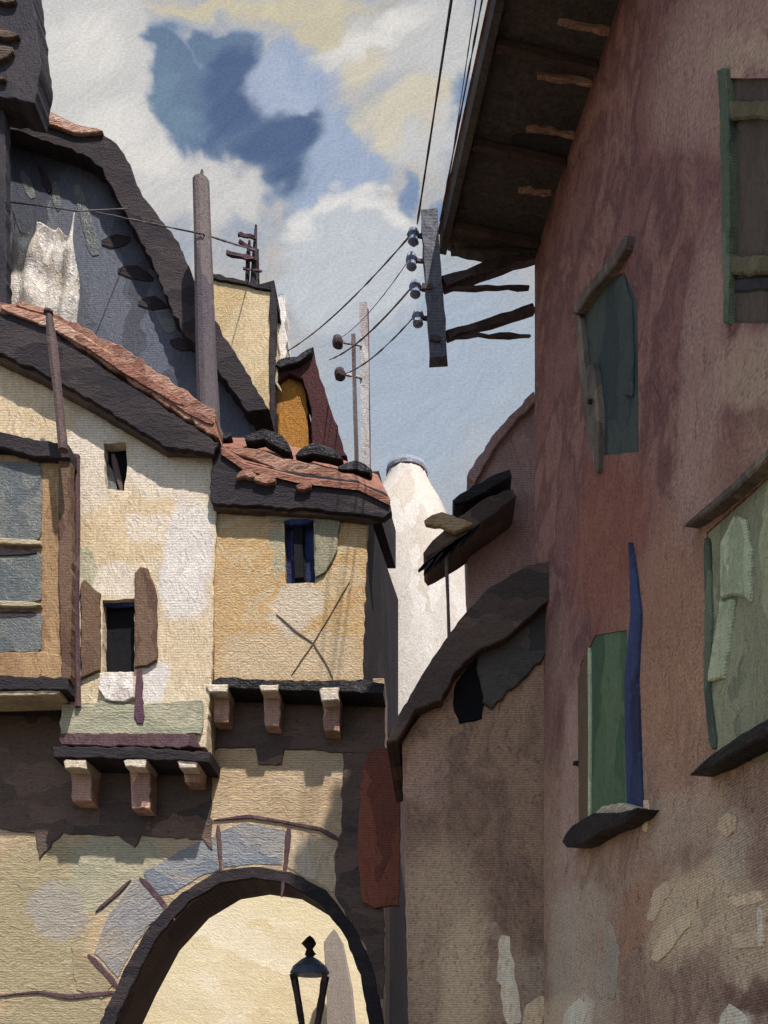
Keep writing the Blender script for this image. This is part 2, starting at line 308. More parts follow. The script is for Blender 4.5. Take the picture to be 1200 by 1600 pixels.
def gnd(px, Y): return V(((px-CX)/F*Y, Y, 0))
mat('lower plaster', [(206,180,144),(214,190,156),(198,172,136),(208,182,144)], KL*1.05, sc=1.8, st=(.7,1,1), under=(140,122,108), ua=.3, zones=(Front(16.2), gnd(300, 16.2), zl(GZ, .35, .8)))
mat('right wall', [(98,68,67),(106,75,73),(86,59,59),(114,84,79),(100,70,70)], 1.776, sc=1.0, st=(1,1,.7), ga=.5, ba=.14, we=.2, under=(66,50,50), ua=.45, gs=52, bs=16, bump=.6,
    zc=(5.5, 7.6, [(126,102,90),(136,112,98),(114,92,82),(142,118,104)]), soft=True, zones=(RW, V((XW(10), 10, 0)), zl(RZ, .9, .65)))
mat('lean wall', [(116,94,82),(124,102,88),(102,82,74),(118,96,84)], 1.606, sc=1.2, st=(1,1,.5), ba=.22, ga=.36, under=(74,62,58), ua=.45, gs=40, soft=True, zones=(Front(12.6), gnd(740, 12.6), zl(LZ, .9, .45)))

mat('orange plaster', [(214,180,130),(220,190,144),(216,176,120),(224,200,158),(212,184,142)], KL*1.03, sc=1.6, st=(.8,1,1), under=(150,140,140), ua=.28, soft=True, zones=(Front(15.7), V((P(450,0,15.7).x, 15.7, CZ+(HY-1066)/F*15.7)), [(p, PAL[m][1], .45, .4 if m == 'tan plaster' else .75) for p, m in OHZ]))
mat('cream house wall', [(212,192,156),(222,204,170),(230,212,180),(214,194,160),(234,220,196)], KL*1.2, sc=2.4, st=(1,1,.6), under=(164,144,130), ua=.3, soft=True, zones=(Front(15.62), V((P(150,0,15.62).x, 15.62, CZ+(HY-1168)/F*15.62)), [(p, PAL[m][1], .4, .4 if m == 'tan plaster' else .9) for p, m in CHZ]))

# ------------------------------------------------------------------ mesh helpers
def densify(pts, step):
    out = []
    n = len(pts)
    for i in range(n):
        a, b = pts[i], pts[(i+1) % n]
        d = (b-a).length; k = max(1, int(d/step))
        for j in range(k): out.append(a.lerp(b, j/k))
    return out

def ring(pl, pts, jit, step):
    """list of pixels or points -> points on the plane with a hand-made wobbling outline"""
    b = [p if isinstance(p, Vector) else pl(*p) for p in pts]
    b = densify(b, step)
    if jit:
        t = V((0, 0, 1)); s = pl.n.cross(t).normalized()
        b = [p + s*R.gauss(0, jit) + t*R.gauss(0, jit) for p in b]
    return b

def area2(pl, r):
    s = pl.n.cross(V((0, 0, 1))).normalized()
    q = [(p.dot(s), p.z) for p in r]
    return sum(q[i][0]*q[(i+1) % len(q)][1]-q[(i+1) % len(q)][0]*q[i][1] for i in range(len(q)))

def plate(bm, pl, pts, front=.02, back=.0, jit=None, cham=.25, step=None, holes=(), reveal=.22):
    """closed slab standing `front` proud of the plane and `back` behind it, chamfered at the front edge"""
    u = pl.u
    jit = u*1.0 if jit is None else jit*u
    step = 9*u if step is None else step*u
    st_ = R.getstate(); b0 = ring(pl, pts, 0, step); R.setstate(st_)
    b = ring(pl, pts, jit, step)
    s = pl.n.cross(V((0, 0, 1))).normalized()
    sg = 1 if area2(pl, b) > 0 else -1
    n = len(b)
    c = min(front+back, .06)*cham
    ins = []
    for i in range(n):
        d = (b[(i+1) % n]-b[i-1])
        dn = V((d.dot(s), d.z)).normalized() if d.length > 1e-6 else V((1, 0))
        q = V((-dn.y, dn.x))*sg
        ins.append(b[i] + (s*q.x + V((0, 0, 1))*q.y)*c)
    r0 = [bm.verts.new(p - pl.n*back) for p in (b0 if back > .35 else b)]
    r1 = [bm.verts.new(p + pl.n*(front-c)) for p in b]
    r2 = [bm.verts.new(p + pl.n*front) for p in ins]
    for A, B in ((r0, r1), (r1, r2)):
        for i in range(n):
            bm.faces.new((A[i], A[(i+1) % n], B[(i+1) % n], B[i]))
    if not holes:
        bm.faces.new(r2)
    else:
        E = []
        for i in range(n):
            E.append(bm.edges.get((r2[i], r2[(i+1) % n])))
        for h in holes:
            hb = ring(pl, h, jit*.6, step)
            h2 = [bm.verts.new(p + pl.n*front) for p in hb]
            h0 = [bm.verts.new(p + pl.n*(front-reveal)) for p in hb]
            for i in range(len(hb)):
                j = (i+1) % len(hb)
                bm.faces.new((h2[i], h2[j], h0[j], h0[i])); E.append(bm.edges.get((h2[i], h2[j])))
        bmesh.ops.triangle_fill(bm, use_beauty=True, edges=E)
    bm.faces.new(list(reversed(r0)))
    return bm

def stroke_pts(pl, path, w, taper=(.35, .35)):
    """a swept brush-shaped outline along a pixel path; w = width (pixels) or list of widths"""
    p = [V((a, b)) for a, b in path]
    ws = w if isinstance(w, (list, tuple)) else [w]*len(p)
    q, qw = [], []
    for i in range(len(p)-1):
        k = max(2, int((p[i+1]-p[i]).length/10))
        for j in range(k):
            q.append(p[i].lerp(p[i+1], j/k)); qw.append(ws[i]+(ws[i+1]-ws[i])*j/k)
    q.append(p[-1]); qw.append(ws[-1])
    n = len(q); Lp, Rp = [], []
    for i in range(n):
        d = (q[min(i+1, n-1)]-q[max(i-1, 0)]).normalized(); t = V((-d.y, d.x))
        f = min(1, taper[0]+i*.5) if i < n/2 else min(1, taper[1]+(n-1-i)*.5)
        Lp.append(q[i]+t*qw[i]*.5*f); Rp.append(q[i]-t*qw[i]*.5*f)
    return [tuple(a) for a in Lp] + [tuple(a) for a in reversed(Rp)]

def stroke(bm, pl, path, w, front=.02, back=0, taper=(.45, .45), jit=.5, **k):
    jit = min(jit, .09*(min(w) if isinstance(w, (list, tuple)) else w))
    return plate(bm, pl, stroke_pts(pl, path, w, taper), front, back, jit, step=20, **k)

def box(bm, a, b):
    a, b = V(a), V(b)
    v = [bm.verts.new((x, y, z)) for x in (a.x, b.x) for y in (a.y, b.y) for z in (a.z, b.z)]
    for f in ((0,1,3,2),(4,6,7,5),(0,4,5,1),(2,3,7,6),(0,2,6,4),(1,5,7,3)): bm.faces.new([v[i] for i in f])
    return bm

def beam(bm, a, b, w, h, jit=.004, n=6):
    """squared timber from a to b, slightly uneven"""
    d = (b-a); L = d.length; d.normalize()
    up = V((0, 0, 1)) if abs(d.z) < .9 else V((0, 1, 0))
    s = d.cross(up).normalized(); t = s.cross(d)
    prev = None; first = None
    for i in range(n+1):
        c = a.lerp(b, i/n)
        r = [bm.verts.new(c + s*(w*.5*x+R.gauss(0, jit)) + t*(h*.5*y+R.gauss(0, jit))) for x, y in ((-1,-1),(1,-1),(1,1),(-1,1))]
        if prev:
            for k in range(4): bm.faces.new((prev[k], prev[(k+1) % 4], r[(k+1) % 4], r[k]))
        else: bm.faces.new(list(reversed(r)))
        prev = r
    bm.faces.new(prev)
    return bm

def tube(bm, pts, r, n=8, jit=.0):
    rs = r if isinstance(r, (list, tuple)) else [r]*len(pts)
    prev = None
    for i, p in enumerate(pts):
        d = (pts[min(i+1, len(pts)-1)]-pts[max(i-1, 0)]).normalized()
        up = V((0, 0, 1)) if abs(d.z) < .9 else V((1, 0, 0))
        s = d.cross(up).normalized(); t = s.cross(d)
        rr = rs[i]*(1+R.gauss(0, jit))
        c = [bm.verts.new(p + (s*math.cos(2*math.pi*k/n)+t*math.sin(2*math.pi*k/n))*rr) for k in range(n)]
        if prev:
            for k in range(n): bm.faces.new((prev[k], prev[(k+1) % n], c[(k+1) % n], c[k]))
        else: bm.faces.new(list(reversed(c)))
        prev = c
    bm.faces.new(prev)
    return bm

def lathe(bm, c, prof, n=40, jit=0):
    prev = None
    for r, z in prof:
        ringv = [bm.verts.new((c.x+r*(1+R.gauss(0, jit))*math.cos(2*math.pi*k/n), c.y+r*(1+R.gauss(0, jit))*math.sin(2*math.pi*k/n), z)) for k in range(n)]
        if prev:
            for k in range(n): bm.faces.new((prev[k], prev[(k+1) % n], ringv[(k+1) % n], ringv[k]))
        else: bm.faces.new(list(reversed(ringv)))
        prev = ringv
    bm.faces.new(prev)
    return bm

def quad_prism(bm, low, z0, z1):
    a = [bm.verts.new((x, y, z0)) for x, y in low]; b = [bm.verts.new((x, y, z1)) for x, y in low]
    n = len(low)
    for i in range(n): bm.faces.new((a[i], a[(i+1) % n], b[(i+1) % n], b[i]))
    bm.faces.new(list(reversed(a))); bm.faces.new(b)
    return bm

def B(): return bmesh.new()

def obj(name, bm, m, parent=None, base=None, smooth=False):
    bmesh.ops.recalc_face_normals(bm, faces=bm.faces)
    off = base
    if parent is not None:
        q = parent
        off = V(q['_base'])
    if off is None: off = V((0, 0, 0))
    off = V(off)
    for v in bm.verts: v.co -= off
    me = bpy.data.meshes.new(name); bm.to_mesh(me); bm.free()
    me.materials.append(M[m] if isinstance(m, str) else m)
    if smooth:
        for f in me.polygons: f.use_smooth = True
    o = bpy.data.objects.new(name, me); COL.objects.link(o)
    o['_base'] = tuple(off)
    if parent is not None: o.parent = parent
    else: o.location = off
    return o

def tag(o, label, cat, group=None):
    o['label'] = label; o['category'] = cat
    if group: o['group'] = group
    return o
def thing(name, base, label, cat, group=None):
    o = bpy.data.objects.new(name, None); COL.objects.link(o); o.location = base; o['_base'] = tuple(base)
    o.empty_display_size = .3
    return tag(o, label, cat, group)

LIFT = [0]
def lift():
    LIFT[0] = (LIFT[0]+1) % 9
    return LIFT[0]*.0016
def part(name, parent, m, pl, pts, front=.02, back=0, label=None, **k):
    front += lift()
    o = obj(name, plate(B(), pl, pts, front, back, **k), m, parent)
    if label: o['label'] = label
    return o
def spart(name, parent, m, pl, path, w, front=.02, back=0, label=None, **k):
    front += lift()
    o = obj(name, stroke(B(), pl, path, w, front, back, **k), m, parent)
    if label: o['label'] = label
    return o
def rect(x0, y0, x1, y1): return [(x0, y0), (x1, y0), (x1, y1), (x0, y1)]
def gnd(px, Y): return V(((px-CX)/F*Y, Y, 0))

def zc(py, Y): return CZ+(HY-py)/F*Y
# ------------------------------------------------------------------ ground
bm = B(); g = 300
v = [bm.verts.new(p) for p in ((-g,-60,0),(g,-60,0),(g,g*2,0),(-g,g*2,0))]; bm.faces.new(v)
o = obj('ground', bm, 'cobble'); o['kind'] = 'structure'

# ------------------------------------------------------------------ gatehouse (lower wall with the arch)
YG = 16.2; G = Front(YG)
gh = thing('gatehouse', gnd(300, YG), 'lower stone storey with the round arch, its rim painted as shade, under the two jettied houses', 'gatehouse')
arch = [(150,1960),(152,1680),(170,1600),(200,1535),(240,1460),(290,1405),(345,1372),(395,1364),(450,1372),(505,1405),(545,1455),(572,1520),(586,1600),(590,1700),(590,1960)]
TD = 1.9
xa = (600-CX)/F*YG
bm = B()
# front skin with the arch cut out; the outline runs round the opening
outline = [(-260,1068),(560,1068),(560,1200),(562,1520)]
L_ = (562-CX)/F
gw = [(-260,1060),(556,1060),(600,1060),(600,1960)] + list(reversed(arch)) + [(-260,1960)]
plate(bm, G, gw, 0, .3, jit=.5, step=14)
obj('wall', bm, 'lower plaster', gh)
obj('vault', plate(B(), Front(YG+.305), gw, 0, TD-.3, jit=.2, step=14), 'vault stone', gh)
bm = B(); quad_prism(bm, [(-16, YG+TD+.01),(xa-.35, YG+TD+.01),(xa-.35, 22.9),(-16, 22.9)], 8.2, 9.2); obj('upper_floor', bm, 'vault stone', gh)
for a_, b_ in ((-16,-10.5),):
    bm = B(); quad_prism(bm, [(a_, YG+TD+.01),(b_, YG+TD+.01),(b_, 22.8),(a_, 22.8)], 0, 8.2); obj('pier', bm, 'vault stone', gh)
obj('jetty_shadow', plate(B(), G, [(-240,1078),(96,1080),(330,1080),(602,1076),(601,1180),(537,1176),(470,1172),(444,1172),(440,1196),(404,1194),(400,1168),(340,1170),(331,1180),(331,1330),(318,1312),(220,1306),(210,1326),(186,1306),(100,1304),(62,1342),(56,1302),(0,1296),(-240,1292)], .03, .02, jit=1.2), 'shade timber', gh)  # dark plate cut to the shape of the shadow under the jetties
obj('corner_post_or_shadow', plate(B(), G, [(537,1177),(601,1181),(601,1560),(590,1560),(572,1480),(548,1440),(524,1400),(524,1330),(532,1300)], .026, .02, jit=1.2), 'shade timber', gh)  # dark strip painted where the right-hand house's shadow would fall
# upper mass of the passage house behind the skin, side wall to the alley
GS = Side((556-CX)/F*16.2 + .0, 0, 1)
bm = B()
quad_prism(bm, [(xa-.35, YG+TD-.02),(xa-.02, YG+TD-.02),(xa+.30, 20.4),(xa-.1, 20.4)], 0, 9.0)
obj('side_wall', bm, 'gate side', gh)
# dark ring painted as shade round the arch
bm = B()
outer = [(138,1960),(140,1680),(157,1597),(189,1527),(231,1450),(284,1395),(342,1361),(395,1354),(454,1362),(510,1392),(555,1449),(585,1517),(601,1600),(605,1700),(605,1960)]
inner = [(158,1960),(160,1680),(178,1604),(207,1540),(246,1466),(294,1412),(347,1380),(395,1373),(448,1381),(500,1412),(538,1460),(563,1524),(577,1602),(580,1700),(580,1960)]
plate(bm, G, outer+list(reversed(inner)), .035, .03, jit=.7, step=10)
obj('arch_shade_rim', bm, 'dark timber', gh)
# worn joints and dabs of stone on the wall
for pts, m in [
    ([(345,1300),(380,1286),(425,1292),(446,1298),(440,1350),(395,1350),(347,1356)], 'blue stone'),
    ([(452,1300),(500,1312),(530,1330),(524,1396),(500,1380),(448,1356)], 'cream plaster'),
    ([(222,1368),(262,1340),(312,1314),(338,1306),(340,1358),(300,1376),(272,1396),(250,1400)], 'blue stone'),
    ([(148,1488),(170,1428),(216,1374),(246,1404),(266,1420),(228,1450),(200,1496),(184,1528)], 'grey stone'),
    ([(112,1478),(140,1498),(178,1536),(160,1560),(120,1545)], 'olive plaster'),
]:
    part('voussoir', gh, m, G, pts, .006, jit=1.0)
for path, w in [([(334,1282),(390,1276),(440,1284),(500,1296),(530,1312)], [3,6,5,6,9]), ([(341,1290),(344,1330),(346,1370)], [8,5,4]), ([(452,1292),(448,1340),(440,1402)], [10,6,5]),
                ([(219,1371),(250,1405),(274,1438)], [9,8,7]), ([(138,1492),(165,1520),(186,1545)], [10,9,8]), ([(0,1556),(60,1550),(110,1558),(185,1550)], [3,4,8,6]),
                ([(150,1425),(185,1395),(205,1375)], [4,6,4])]:
    spart('stone_joint', gh, 'plum wood', G, path, w, .022)
obj('loading_door', plate(B(), Front(16.13), [(566,1205),(580,1172),(624,1170),(626,1300),(624,1415),(586,1420),(566,1410),(558,1330)], .05, .04, jit=.7), 'rust door', gh)

# beyond the arch
ph = thing('passage_house', gnd(400, 31.6), 'sunlit cream house wall filling the view through the arch', 'house')
bm = B(); box(bm, V((-15, 31.6, 0)), V((-2.2, 35, 9.9)))
obj('wall', bm, 'passage wall', ph)
bm = B(); box(bm, V((-15.2, 31.4, 9.9)), V((-2.0, 35.2, 10.15))); obj('roof', bm, 'dark timber', ph)
pr = Front(30)
gp = thing('gate_pier', gnd(528, 30), 'grey plastered pier with a slanting top just inside the right of the arch', 'pier')
part('shaft', gp, 'pier plaster', pr, [(506,1472),(522,1450),(534,1470),(548,1540),(556,1620),(556,1830),(510,1830),(510,1560)], 0, .6, jit=.5)
# lantern
YL = 19.6; LF = Front(YL)
ln = thing('street_lantern', gnd(482, YL), 'blue-capped lantern with dark glazing bars against the bright wall inside the arch', 'street lamp')
def zc(py, Y): return CZ+(HY-py)/F*Y
c = gnd(484, YL)
u = YL/F
bm = B(); lathe(bm, c, [(27*u, zc(1524,YL)),(31*u, zc(1520,YL)),(26*u, zc(1510,YL)),(14*u, zc(1500,YL)),(6*u, zc(1495,YL))], 16); obj('cap', bm, 'lamp blue', ln)
bm = B(); lathe(bm, c, [(3*u, zc(1497,YL)),(9*u, zc(1491,YL)),(5*u, zc(1483,YL)),(10*u, zc(1474,YL)),(6*u, zc(1466,YL)),(1*u, zc(1462,YL))], 12, jit=.12); obj('finial', bm, 'lamp iron', ln)
for sx, sy in ((-1,-.6),(1,-.6),(-1,.6),(1,.6)):
    bm = B(); beam(bm, V((c.x+sx*25*u, c.y+sy*25*u, zc(1524,YL))), V((c.x+sx*9*u, c.y+sy*9*u, zc(1618,YL))), 7*u, 7*u); obj('glazing_bar', bm, 'lamp iron', ln)
bm = B(); lathe(bm, c, [(5*u, 0),(5*u, zc(1640,YL)),(12*u, zc(1622,YL)),(12*u, zc(1616,YL))], 12); obj('post', bm, 'lamp iron', ln)

# ------------------------------------------------------------------ cream house (upper storeys)
YC = 15.62; C = Front(YC)
ch = thing('cream_house', V((P(150,0,YC).x, YC, zc(1168,YC))), 'cream plastered house jutting out at left with brown shutters and a glazed bay', 'house')
W1 = [(162,694),(196,690),(199,728),(194,766),(164,764)]
W2 = [(160,938),(210,936),(210,1050),(160,1050)]
cw = [(-220,400),(0,545),(100,592),(160,640),(250,700),(338,706),(338,800),(334,900),(330,1060),(322,1168),(96,1168),(98,1100),(104,1066),(-220,1066)]
bm = plate(B(), C, cw, 0, 2.2, jit=.8, holes=(W1, W2), reveal=.25)
obj('wall', bm, 'cream house wall', ch)
# roof: tile layer, barge board, soffit
RFp = Front(15.42)
part('barge_board', ch, 'dark timber', RFp, [(-260,395),(0,492),(62,508),(140,560),(240,628),(345,696),(332,712),(258,700),(150,632),(60,582),(0,556),(-260,450)], .04, .05, jit=1.4)  # board made deep so its dark colour includes the shade under the verge
part('roof', ch, 'tile clay', RFp, [(-260,375),(0,478),(48,477),(110,505),(190,545),(262,596),(335,645),(344,690),(300,664),(238,624),(140,556),(62,504),(0,490),(-260,393)], .06, 2.5, jit=1.6)
for path, w in [([(6,486),(90,514),(180,568)], [10,16,12]), ([(120,532),(210,590),(290,640)], [12,16,8]), ([(30,482),(80,494)], [8,10]), ([(230,600),(300,648),(335,668)], [12,12,8])]:
    spart('roof_tile', ch, 'verge salmon' if w[0] != 12 else 'tile clay flat', RFp, path, w, .09, -.06)
bm = B()
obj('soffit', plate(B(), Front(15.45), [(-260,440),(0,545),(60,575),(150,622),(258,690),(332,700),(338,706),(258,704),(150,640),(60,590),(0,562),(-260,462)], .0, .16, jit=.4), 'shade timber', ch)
# windows
w = part('window', ch, 'black hole', C, rect(158,686,204,770), -.2, .24, jit=0)
spart('window_bar', w, 'brown wood', C, [(172,700),(186,762)], [10,8], -.12, .16)
part('curtain', w, 'glass grey', C, [(162,712),(172,726),(180,764),(162,766)], -.15, .18, jit=.4)
w = part('window', ch, 'black hole', C, rect(156,932,214,1054), -.2, .24, jit=0)
spart('window_head', w, 'blue paint', C, [(160,939),(208,940)], [8,7], -.1, .14)
part('shutter', ch, 'brown shutter', C, [(127,916),(134,908),(158,930),(158,1050),(128,1062)], .05, jit=.7)
part('shutter', ch, 'brown shutter', C, [(212,900),(220,888),(234,892),(246,930),(247,1034),(232,1042),(212,1046)], .05, jit=.7)
part('sill', ch, 'white plaster', C, [(160,1054),(210,1053),(212,1092),(196,1100),(168,1098),(157,1080)], .09, jit=.9)
part('balcony_apron', ch, 'green render', C, [(98,1102),(160,1098),(210,1104),(318,1094),(318,1150),(96,1150)], .06, jit=1)
part('balcony_ledge', ch, 'plum wood', C, [(96,1150),(306,1150),(318,1172),(100,1168)], .10, jit=.8)
spart('stain', ch, 'plum stain', C, [(219,1048),(218,1090),(221,1134)], [8,10,20], .075)
part('floor_beam', ch, 'dark timber', C, [(86,1170),(210,1172),(332,1180),(330,1196),(210,1190),(88,1188)], .12, .57, jit=.9)
def joists(parent, pl, spec, depth):
    for x0, x1, y0, ym, y1 in spec:
        o = part('joist', parent, 'joist shaded pink', pl, [(x0+2,ym-4),(x1-2,ym-4),(x1-4,y1),(x0+4,y1)], -.18, depth-.02, jit=.7)  # pinkish body carries the shaded tone in its colour
        part('joist_lit_end', o, 'pale plaster', pl, [(x0,y0+3),(x0+6,y0),(x1,y0),(x1-3,ym),(x0+4,ym)], .10, depth-.04, jit=.8)  # pale end carries the sunlit tone in its colour
joists(ch, C, [(102,140,1190,1204,1246), (196,232,1190,1202,1258), (280,312,1190,1203,1216)], .57)
# glazed bay
YB = 15.28; BF = Front(YB)
bay = part('bay_window', ch, 'ochre frame', BF, [(-180,700),(104,712),(106,1062),(-180,1062)], -.02, .5, jit=.5)
for y0, y1 in ((722,845),(862,940),(955,1020)):
    part('pane', bay, 'glass grey', BF, [(-170,y0-6),(60,y0),(66,y0+8),(64,y1-4),(58,y1),(-170,y1)], .0, .03, jit=.8)
for y in (851, 948):
    spart('rail', bay, 'rail cream', BF, [(-170,y-2),(0,y-3),(66,y)], [10,9,9], .05, .06)
    spart('rail_shadow_gap', bay, 'dark timber', BF, [(-170,y+14),(0,y+13),(58,y+12)], [8,12,9], .012, .02)
part('bay_post', bay, 'brown shutter', BF, [(93,712),(112,712),(114,900),(112,1064),(98,1064),(94,900)], .06, .1, jit=.7)
part('bay_beam', bay, 'dark timber', BF, [(-180,668),(0,682),(60,694),(112,702),(112,724),(60,722),(0,706),(-180,695)], .12, .4, jit=.9)
part('bay_base', bay, 'dark timber', BF, [(-180,1060),(108,1062),(108,1082),(40,1082),(-180,1080)], .08, .9, jit=.7)
spart('bay_sill', bay, 'rail cream', BF, [(-170,1088),(0,1086),(96,1084)], [9,9,7], .05, .5)
part('bay_apron', bay, 'ochre frame', BF, [(-170,1022),(66,1020),(104,1030),(104,1060),(-170,1060)], .03, .02, jit=.9)
bm = B(); tube(bm, [P(120,712,YC-.08), P(121,820,YC-.08), P(119,950,YC-.08), P(122,1105,YC-.08)], [5*YC/F]*4, 8, .06); obj('downpipe', bm, 'plum wood', ch)
# thin pole on the bay
tp = thing('stove_pipe', P(98,700,14.85), 'thin plum-brown pole standing on the glazed bay in front of the roof edge', 'pole')
bm = B(); tube(bm, [P(99,704,14.85), P(90,610,14.85), P(82,540,14.85), P(76,488,14.85)], [8*.0099,7*.0099,7*.0099,5.5*.0099], 8, .08); obj('shaft', bm, 'brown wood', tp)
bm = B(); lathe(bm, P(76,488,14.85), [(.05, zc(492,14.85)),(.075, zc(490,14.85)),(.07, zc(486,14.85)),(.02, zc(484,14.85))], 10); obj('cap', bm, 'plum wood', tp)

# ------------------------------------------------------------------ orange house
YO = 15.7; O = Front(YO)
oh = thing('orange_house', V((P(450,0,YO).x, YO, zc(1066,YO))), 'orange plastered jettied house with one blue window over the arch', 'house')
W3 = [(444,816),(490,812),(492,910),(446,912)]
ow = [(334,770),(576,780),(572,900),(566,1066),(334,1064)]
obj('wall', plate(B(), O, ow, 0, .5, jit=.7, holes=(W3,), reveal=.2), 'orange plaster', oh)
bm = B()
x0 = P(334,0,YO).x; x1 = P(574,0,YO).x
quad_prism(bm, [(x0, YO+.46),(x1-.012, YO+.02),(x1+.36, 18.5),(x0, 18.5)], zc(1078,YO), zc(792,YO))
obj('side_wall', bm, 'side shade', oh)  # flank given a dark colour to stand for its shade
w = part('window', oh, 'blue paint', O, rect(440,808,496,916), -.14, .2, jit=0)
part('pane', w, 'black hole', O, [(458,822),(472,822),(474,900),(460,902)], -.13, .02, jit=.5)
spart('window_head', w, 'blue paint', O, [(444,818),(490,816)], [9,7], .03, .05)
part('shutter', oh, 'grey green shutter', O, [(492,812),(532,812),(528,862),(508,896),(492,902)], .05, jit=1)
part('lintel', oh, 'green render', O, [(420,806),(560,798),(562,812),(500,812),(424,816)], .02, jit=1)
for path in ([(546,910),(520,955),(490,1005),(455,1056)], [(432,960),(460,985),(490,1006),(512,1042),(520,1060)]):
    spart('crack', oh, 'crack', O, path, 2.2, .012)
# roof
RO = Front(15.52)
obj('eave_board', plate(B(), RO, [(334,700),(346,696),(380,722),(470,742),(560,752),(606,772),(612,800),(600,812),(575,806),(470,796),(330,790),(330,762)], .03, .1, jit=1.2), 'dark timber', oh)
obj('soffit', plate(B(), Front(15.56), [(332,776),(470,786),(575,796),(604,800),(604,806),(575,812),(470,802),(332,794)], 0, .14, jit=.4), 'shade timber', oh)
bm = B()
# tiled slope rising away from the eave
e0 = [P(346,700,15.45), P(380,724,15.45), P(470,746,15.45), P(560,756,15.45), P(610,780,15.45)]
r0 = [P(352,684,16.6), P(400,684,16.6), P(470,700,16.6), P(540,720,16.6), P(590,742,16.6)]
va = [bm.verts.new(p) for p in e0]; vb = [bm.verts.new(p) for p in r0]
vc = [bm.verts.new(p-V((0,0,.1))) for p in e0]; vd = [bm.verts.new(p-V((0,0,.1))) for p in r0]
for i in range(4):
    bm.faces.new((va[i], va[i+1], vb[i+1], vb[i])); bm.faces.new((vc[i], vd[i], vd[i+1], vc[i+1]))
    bm.faces.new((va[i], vc[i], vc[i+1], va[i+1])); bm.faces.new((vb[i], vb[i+1], vd[i+1], vd[i]))
bm.faces.new((va[0], vb[0], vd[0], vc[0])); bm.faces.new((va[4], vc[4], vd[4], vb[4]))
obj('roof', bm, 'tile clay flat', oh)
bm = B()
quad_prism(bm, [(P(346,0,16.6).x, 16.62),(P(592,0,16.6).x, 16.62),(P(592,0,16.6).x+.2, 18.3),(P(346,0,16.6).x, 18.3)], zc(800,16.6), zc(735,16.6)); obj('roof_back', bm, 'dark timber', oh)
for path, w in [([(372,752),(384,744),(402,750)], [9,14,9]), ([(400,754),(432,756)], [16,15]), ([(464,768),(488,764)], [12,14])]:
    spart('tile_end', oh, 'tile clay', RO, path, w, .10, -.02)
for path, w in [([(358,704),(400,712),(440,728),(500,742)], [10,18,20,10]), ([(440,722),(520,744),(580,768)], [12,18,12]), ([(560,762),(600,778)], [10,12]), ([(354,700),(420,716)], [6,10])]:
    spart('roof_tile', oh, 'tile clay', Front(15.6), path, w, .03, .06)
for path, w in [([(384,690),(412,682),(436,692),(456,710)], [14,18,20,12]), ([(462,716),(490,704),(516,710),(536,722)], [10,18,16,8]), ([(530,736),(556,730),(580,740)], [10,16,14]), ([(344,690),(362,682)], [10,14])]:
    spart('ridge_tile', oh, 'black tile', Front(15.95), path, w, .06, .12)
part('floor_beam', oh, 'black tile', O, [(326,1068),(345,1060),(470,1068),(566,1064),(600,1070),(600,1086),(470,1082),(330,1076)], .05, .48, jit=.9)
joists(oh, O, [(326,358,1074,1086,1122), (406,438,1074,1084,1128), (500,532,1078,1098,1136)], .49)

# ------------------------------------------------------------------ dark house, top left
YD = 17.4; D = Front(YD)
dh = thing('dark_house', V((P(-60,0,YD).x, YD, 9.2)), 'black-grey house at the top left edge with bracketed overhanging eaves', 'house')
part('wall', dh, 'house dark', D, [(-300,100),(8,140),(10,480),(8,1090),(-300,1090)], 0, .2, jit=.6)
part('eave', dh, 'house dark', D, [(-300,-120),(50,-60),(58,0),(66,70),(72,128),(62,182),(40,178),(0,172),(-300,120)], .22, .3, jit=1.2)
for path, w in [([(-60,14),(10,24),(35,32)], [22,18,12]), ([(-60,66),(20,82),(42,84)], [16,14,8]), ([(-60,110),(10,112),(32,106)], [26,24,14]), ([(-60,140),(20,150)], [14,8])]:
    spart('bracket', dh, 'corbel umber', D, path, w, .30, -.15)

# ------------------------------------------------------------------ grey house
YH = 19.6; H = Front(YH)
hh = thing('grey_house', V((P(150,0,YH).x, YH, 9.2)), 'slate-grey tall gabled house with a dark bent roof edge behind the cream house', 'house')
part('wall', hh, 'grey slate', H, [(-150,190),(12,226),(150,262),(186,300),(262,430),(320,545),(398,668),(398,1168),(-150,1168)], 0, 2.2, jit=.6)
part('verge', hh, 'dark timber', H, [(-150,165),(10,198),(70,212),(172,238),(200,258),(230,330),(285,402),(330,500),(372,570),(425,660),(392,662),(330,578),(292,540),(255,455),(205,360),(168,290),(140,268),(60,240),(10,226),(-150,190)], .35, 2.4, jit=1.3)
spart('ridge_tile', hh, 'verge salmon', H, [(6,180),(40,192),(90,216),(130,234),(172,238)], [18,30,20,14,6], .42, -.3)
for path, w in [([(160,380),(182,378),(204,374)], [16,22,14]), ([(184,424),(212,426),(240,438)], [16,22,10]), ([(216,474),(240,474),(262,482)], [12,22,10]), ([(266,534),(286,540),(304,546)], [14,20,10]), ([(60,260),(80,300)], [6,14])]:
    spart('vent_slot', hh, 'dark timber', H, path, w, .012)
for path, w in [([(34,268),(52,310)], [12,16]), ([(84,284),(92,330)], [14,10]), ([(120,290),(150,400)], [14,20]), ([(245,470),(270,520)], [18,24])]:
    spart('pale_streak', hh, 'glass grey', H, path, w, .010)
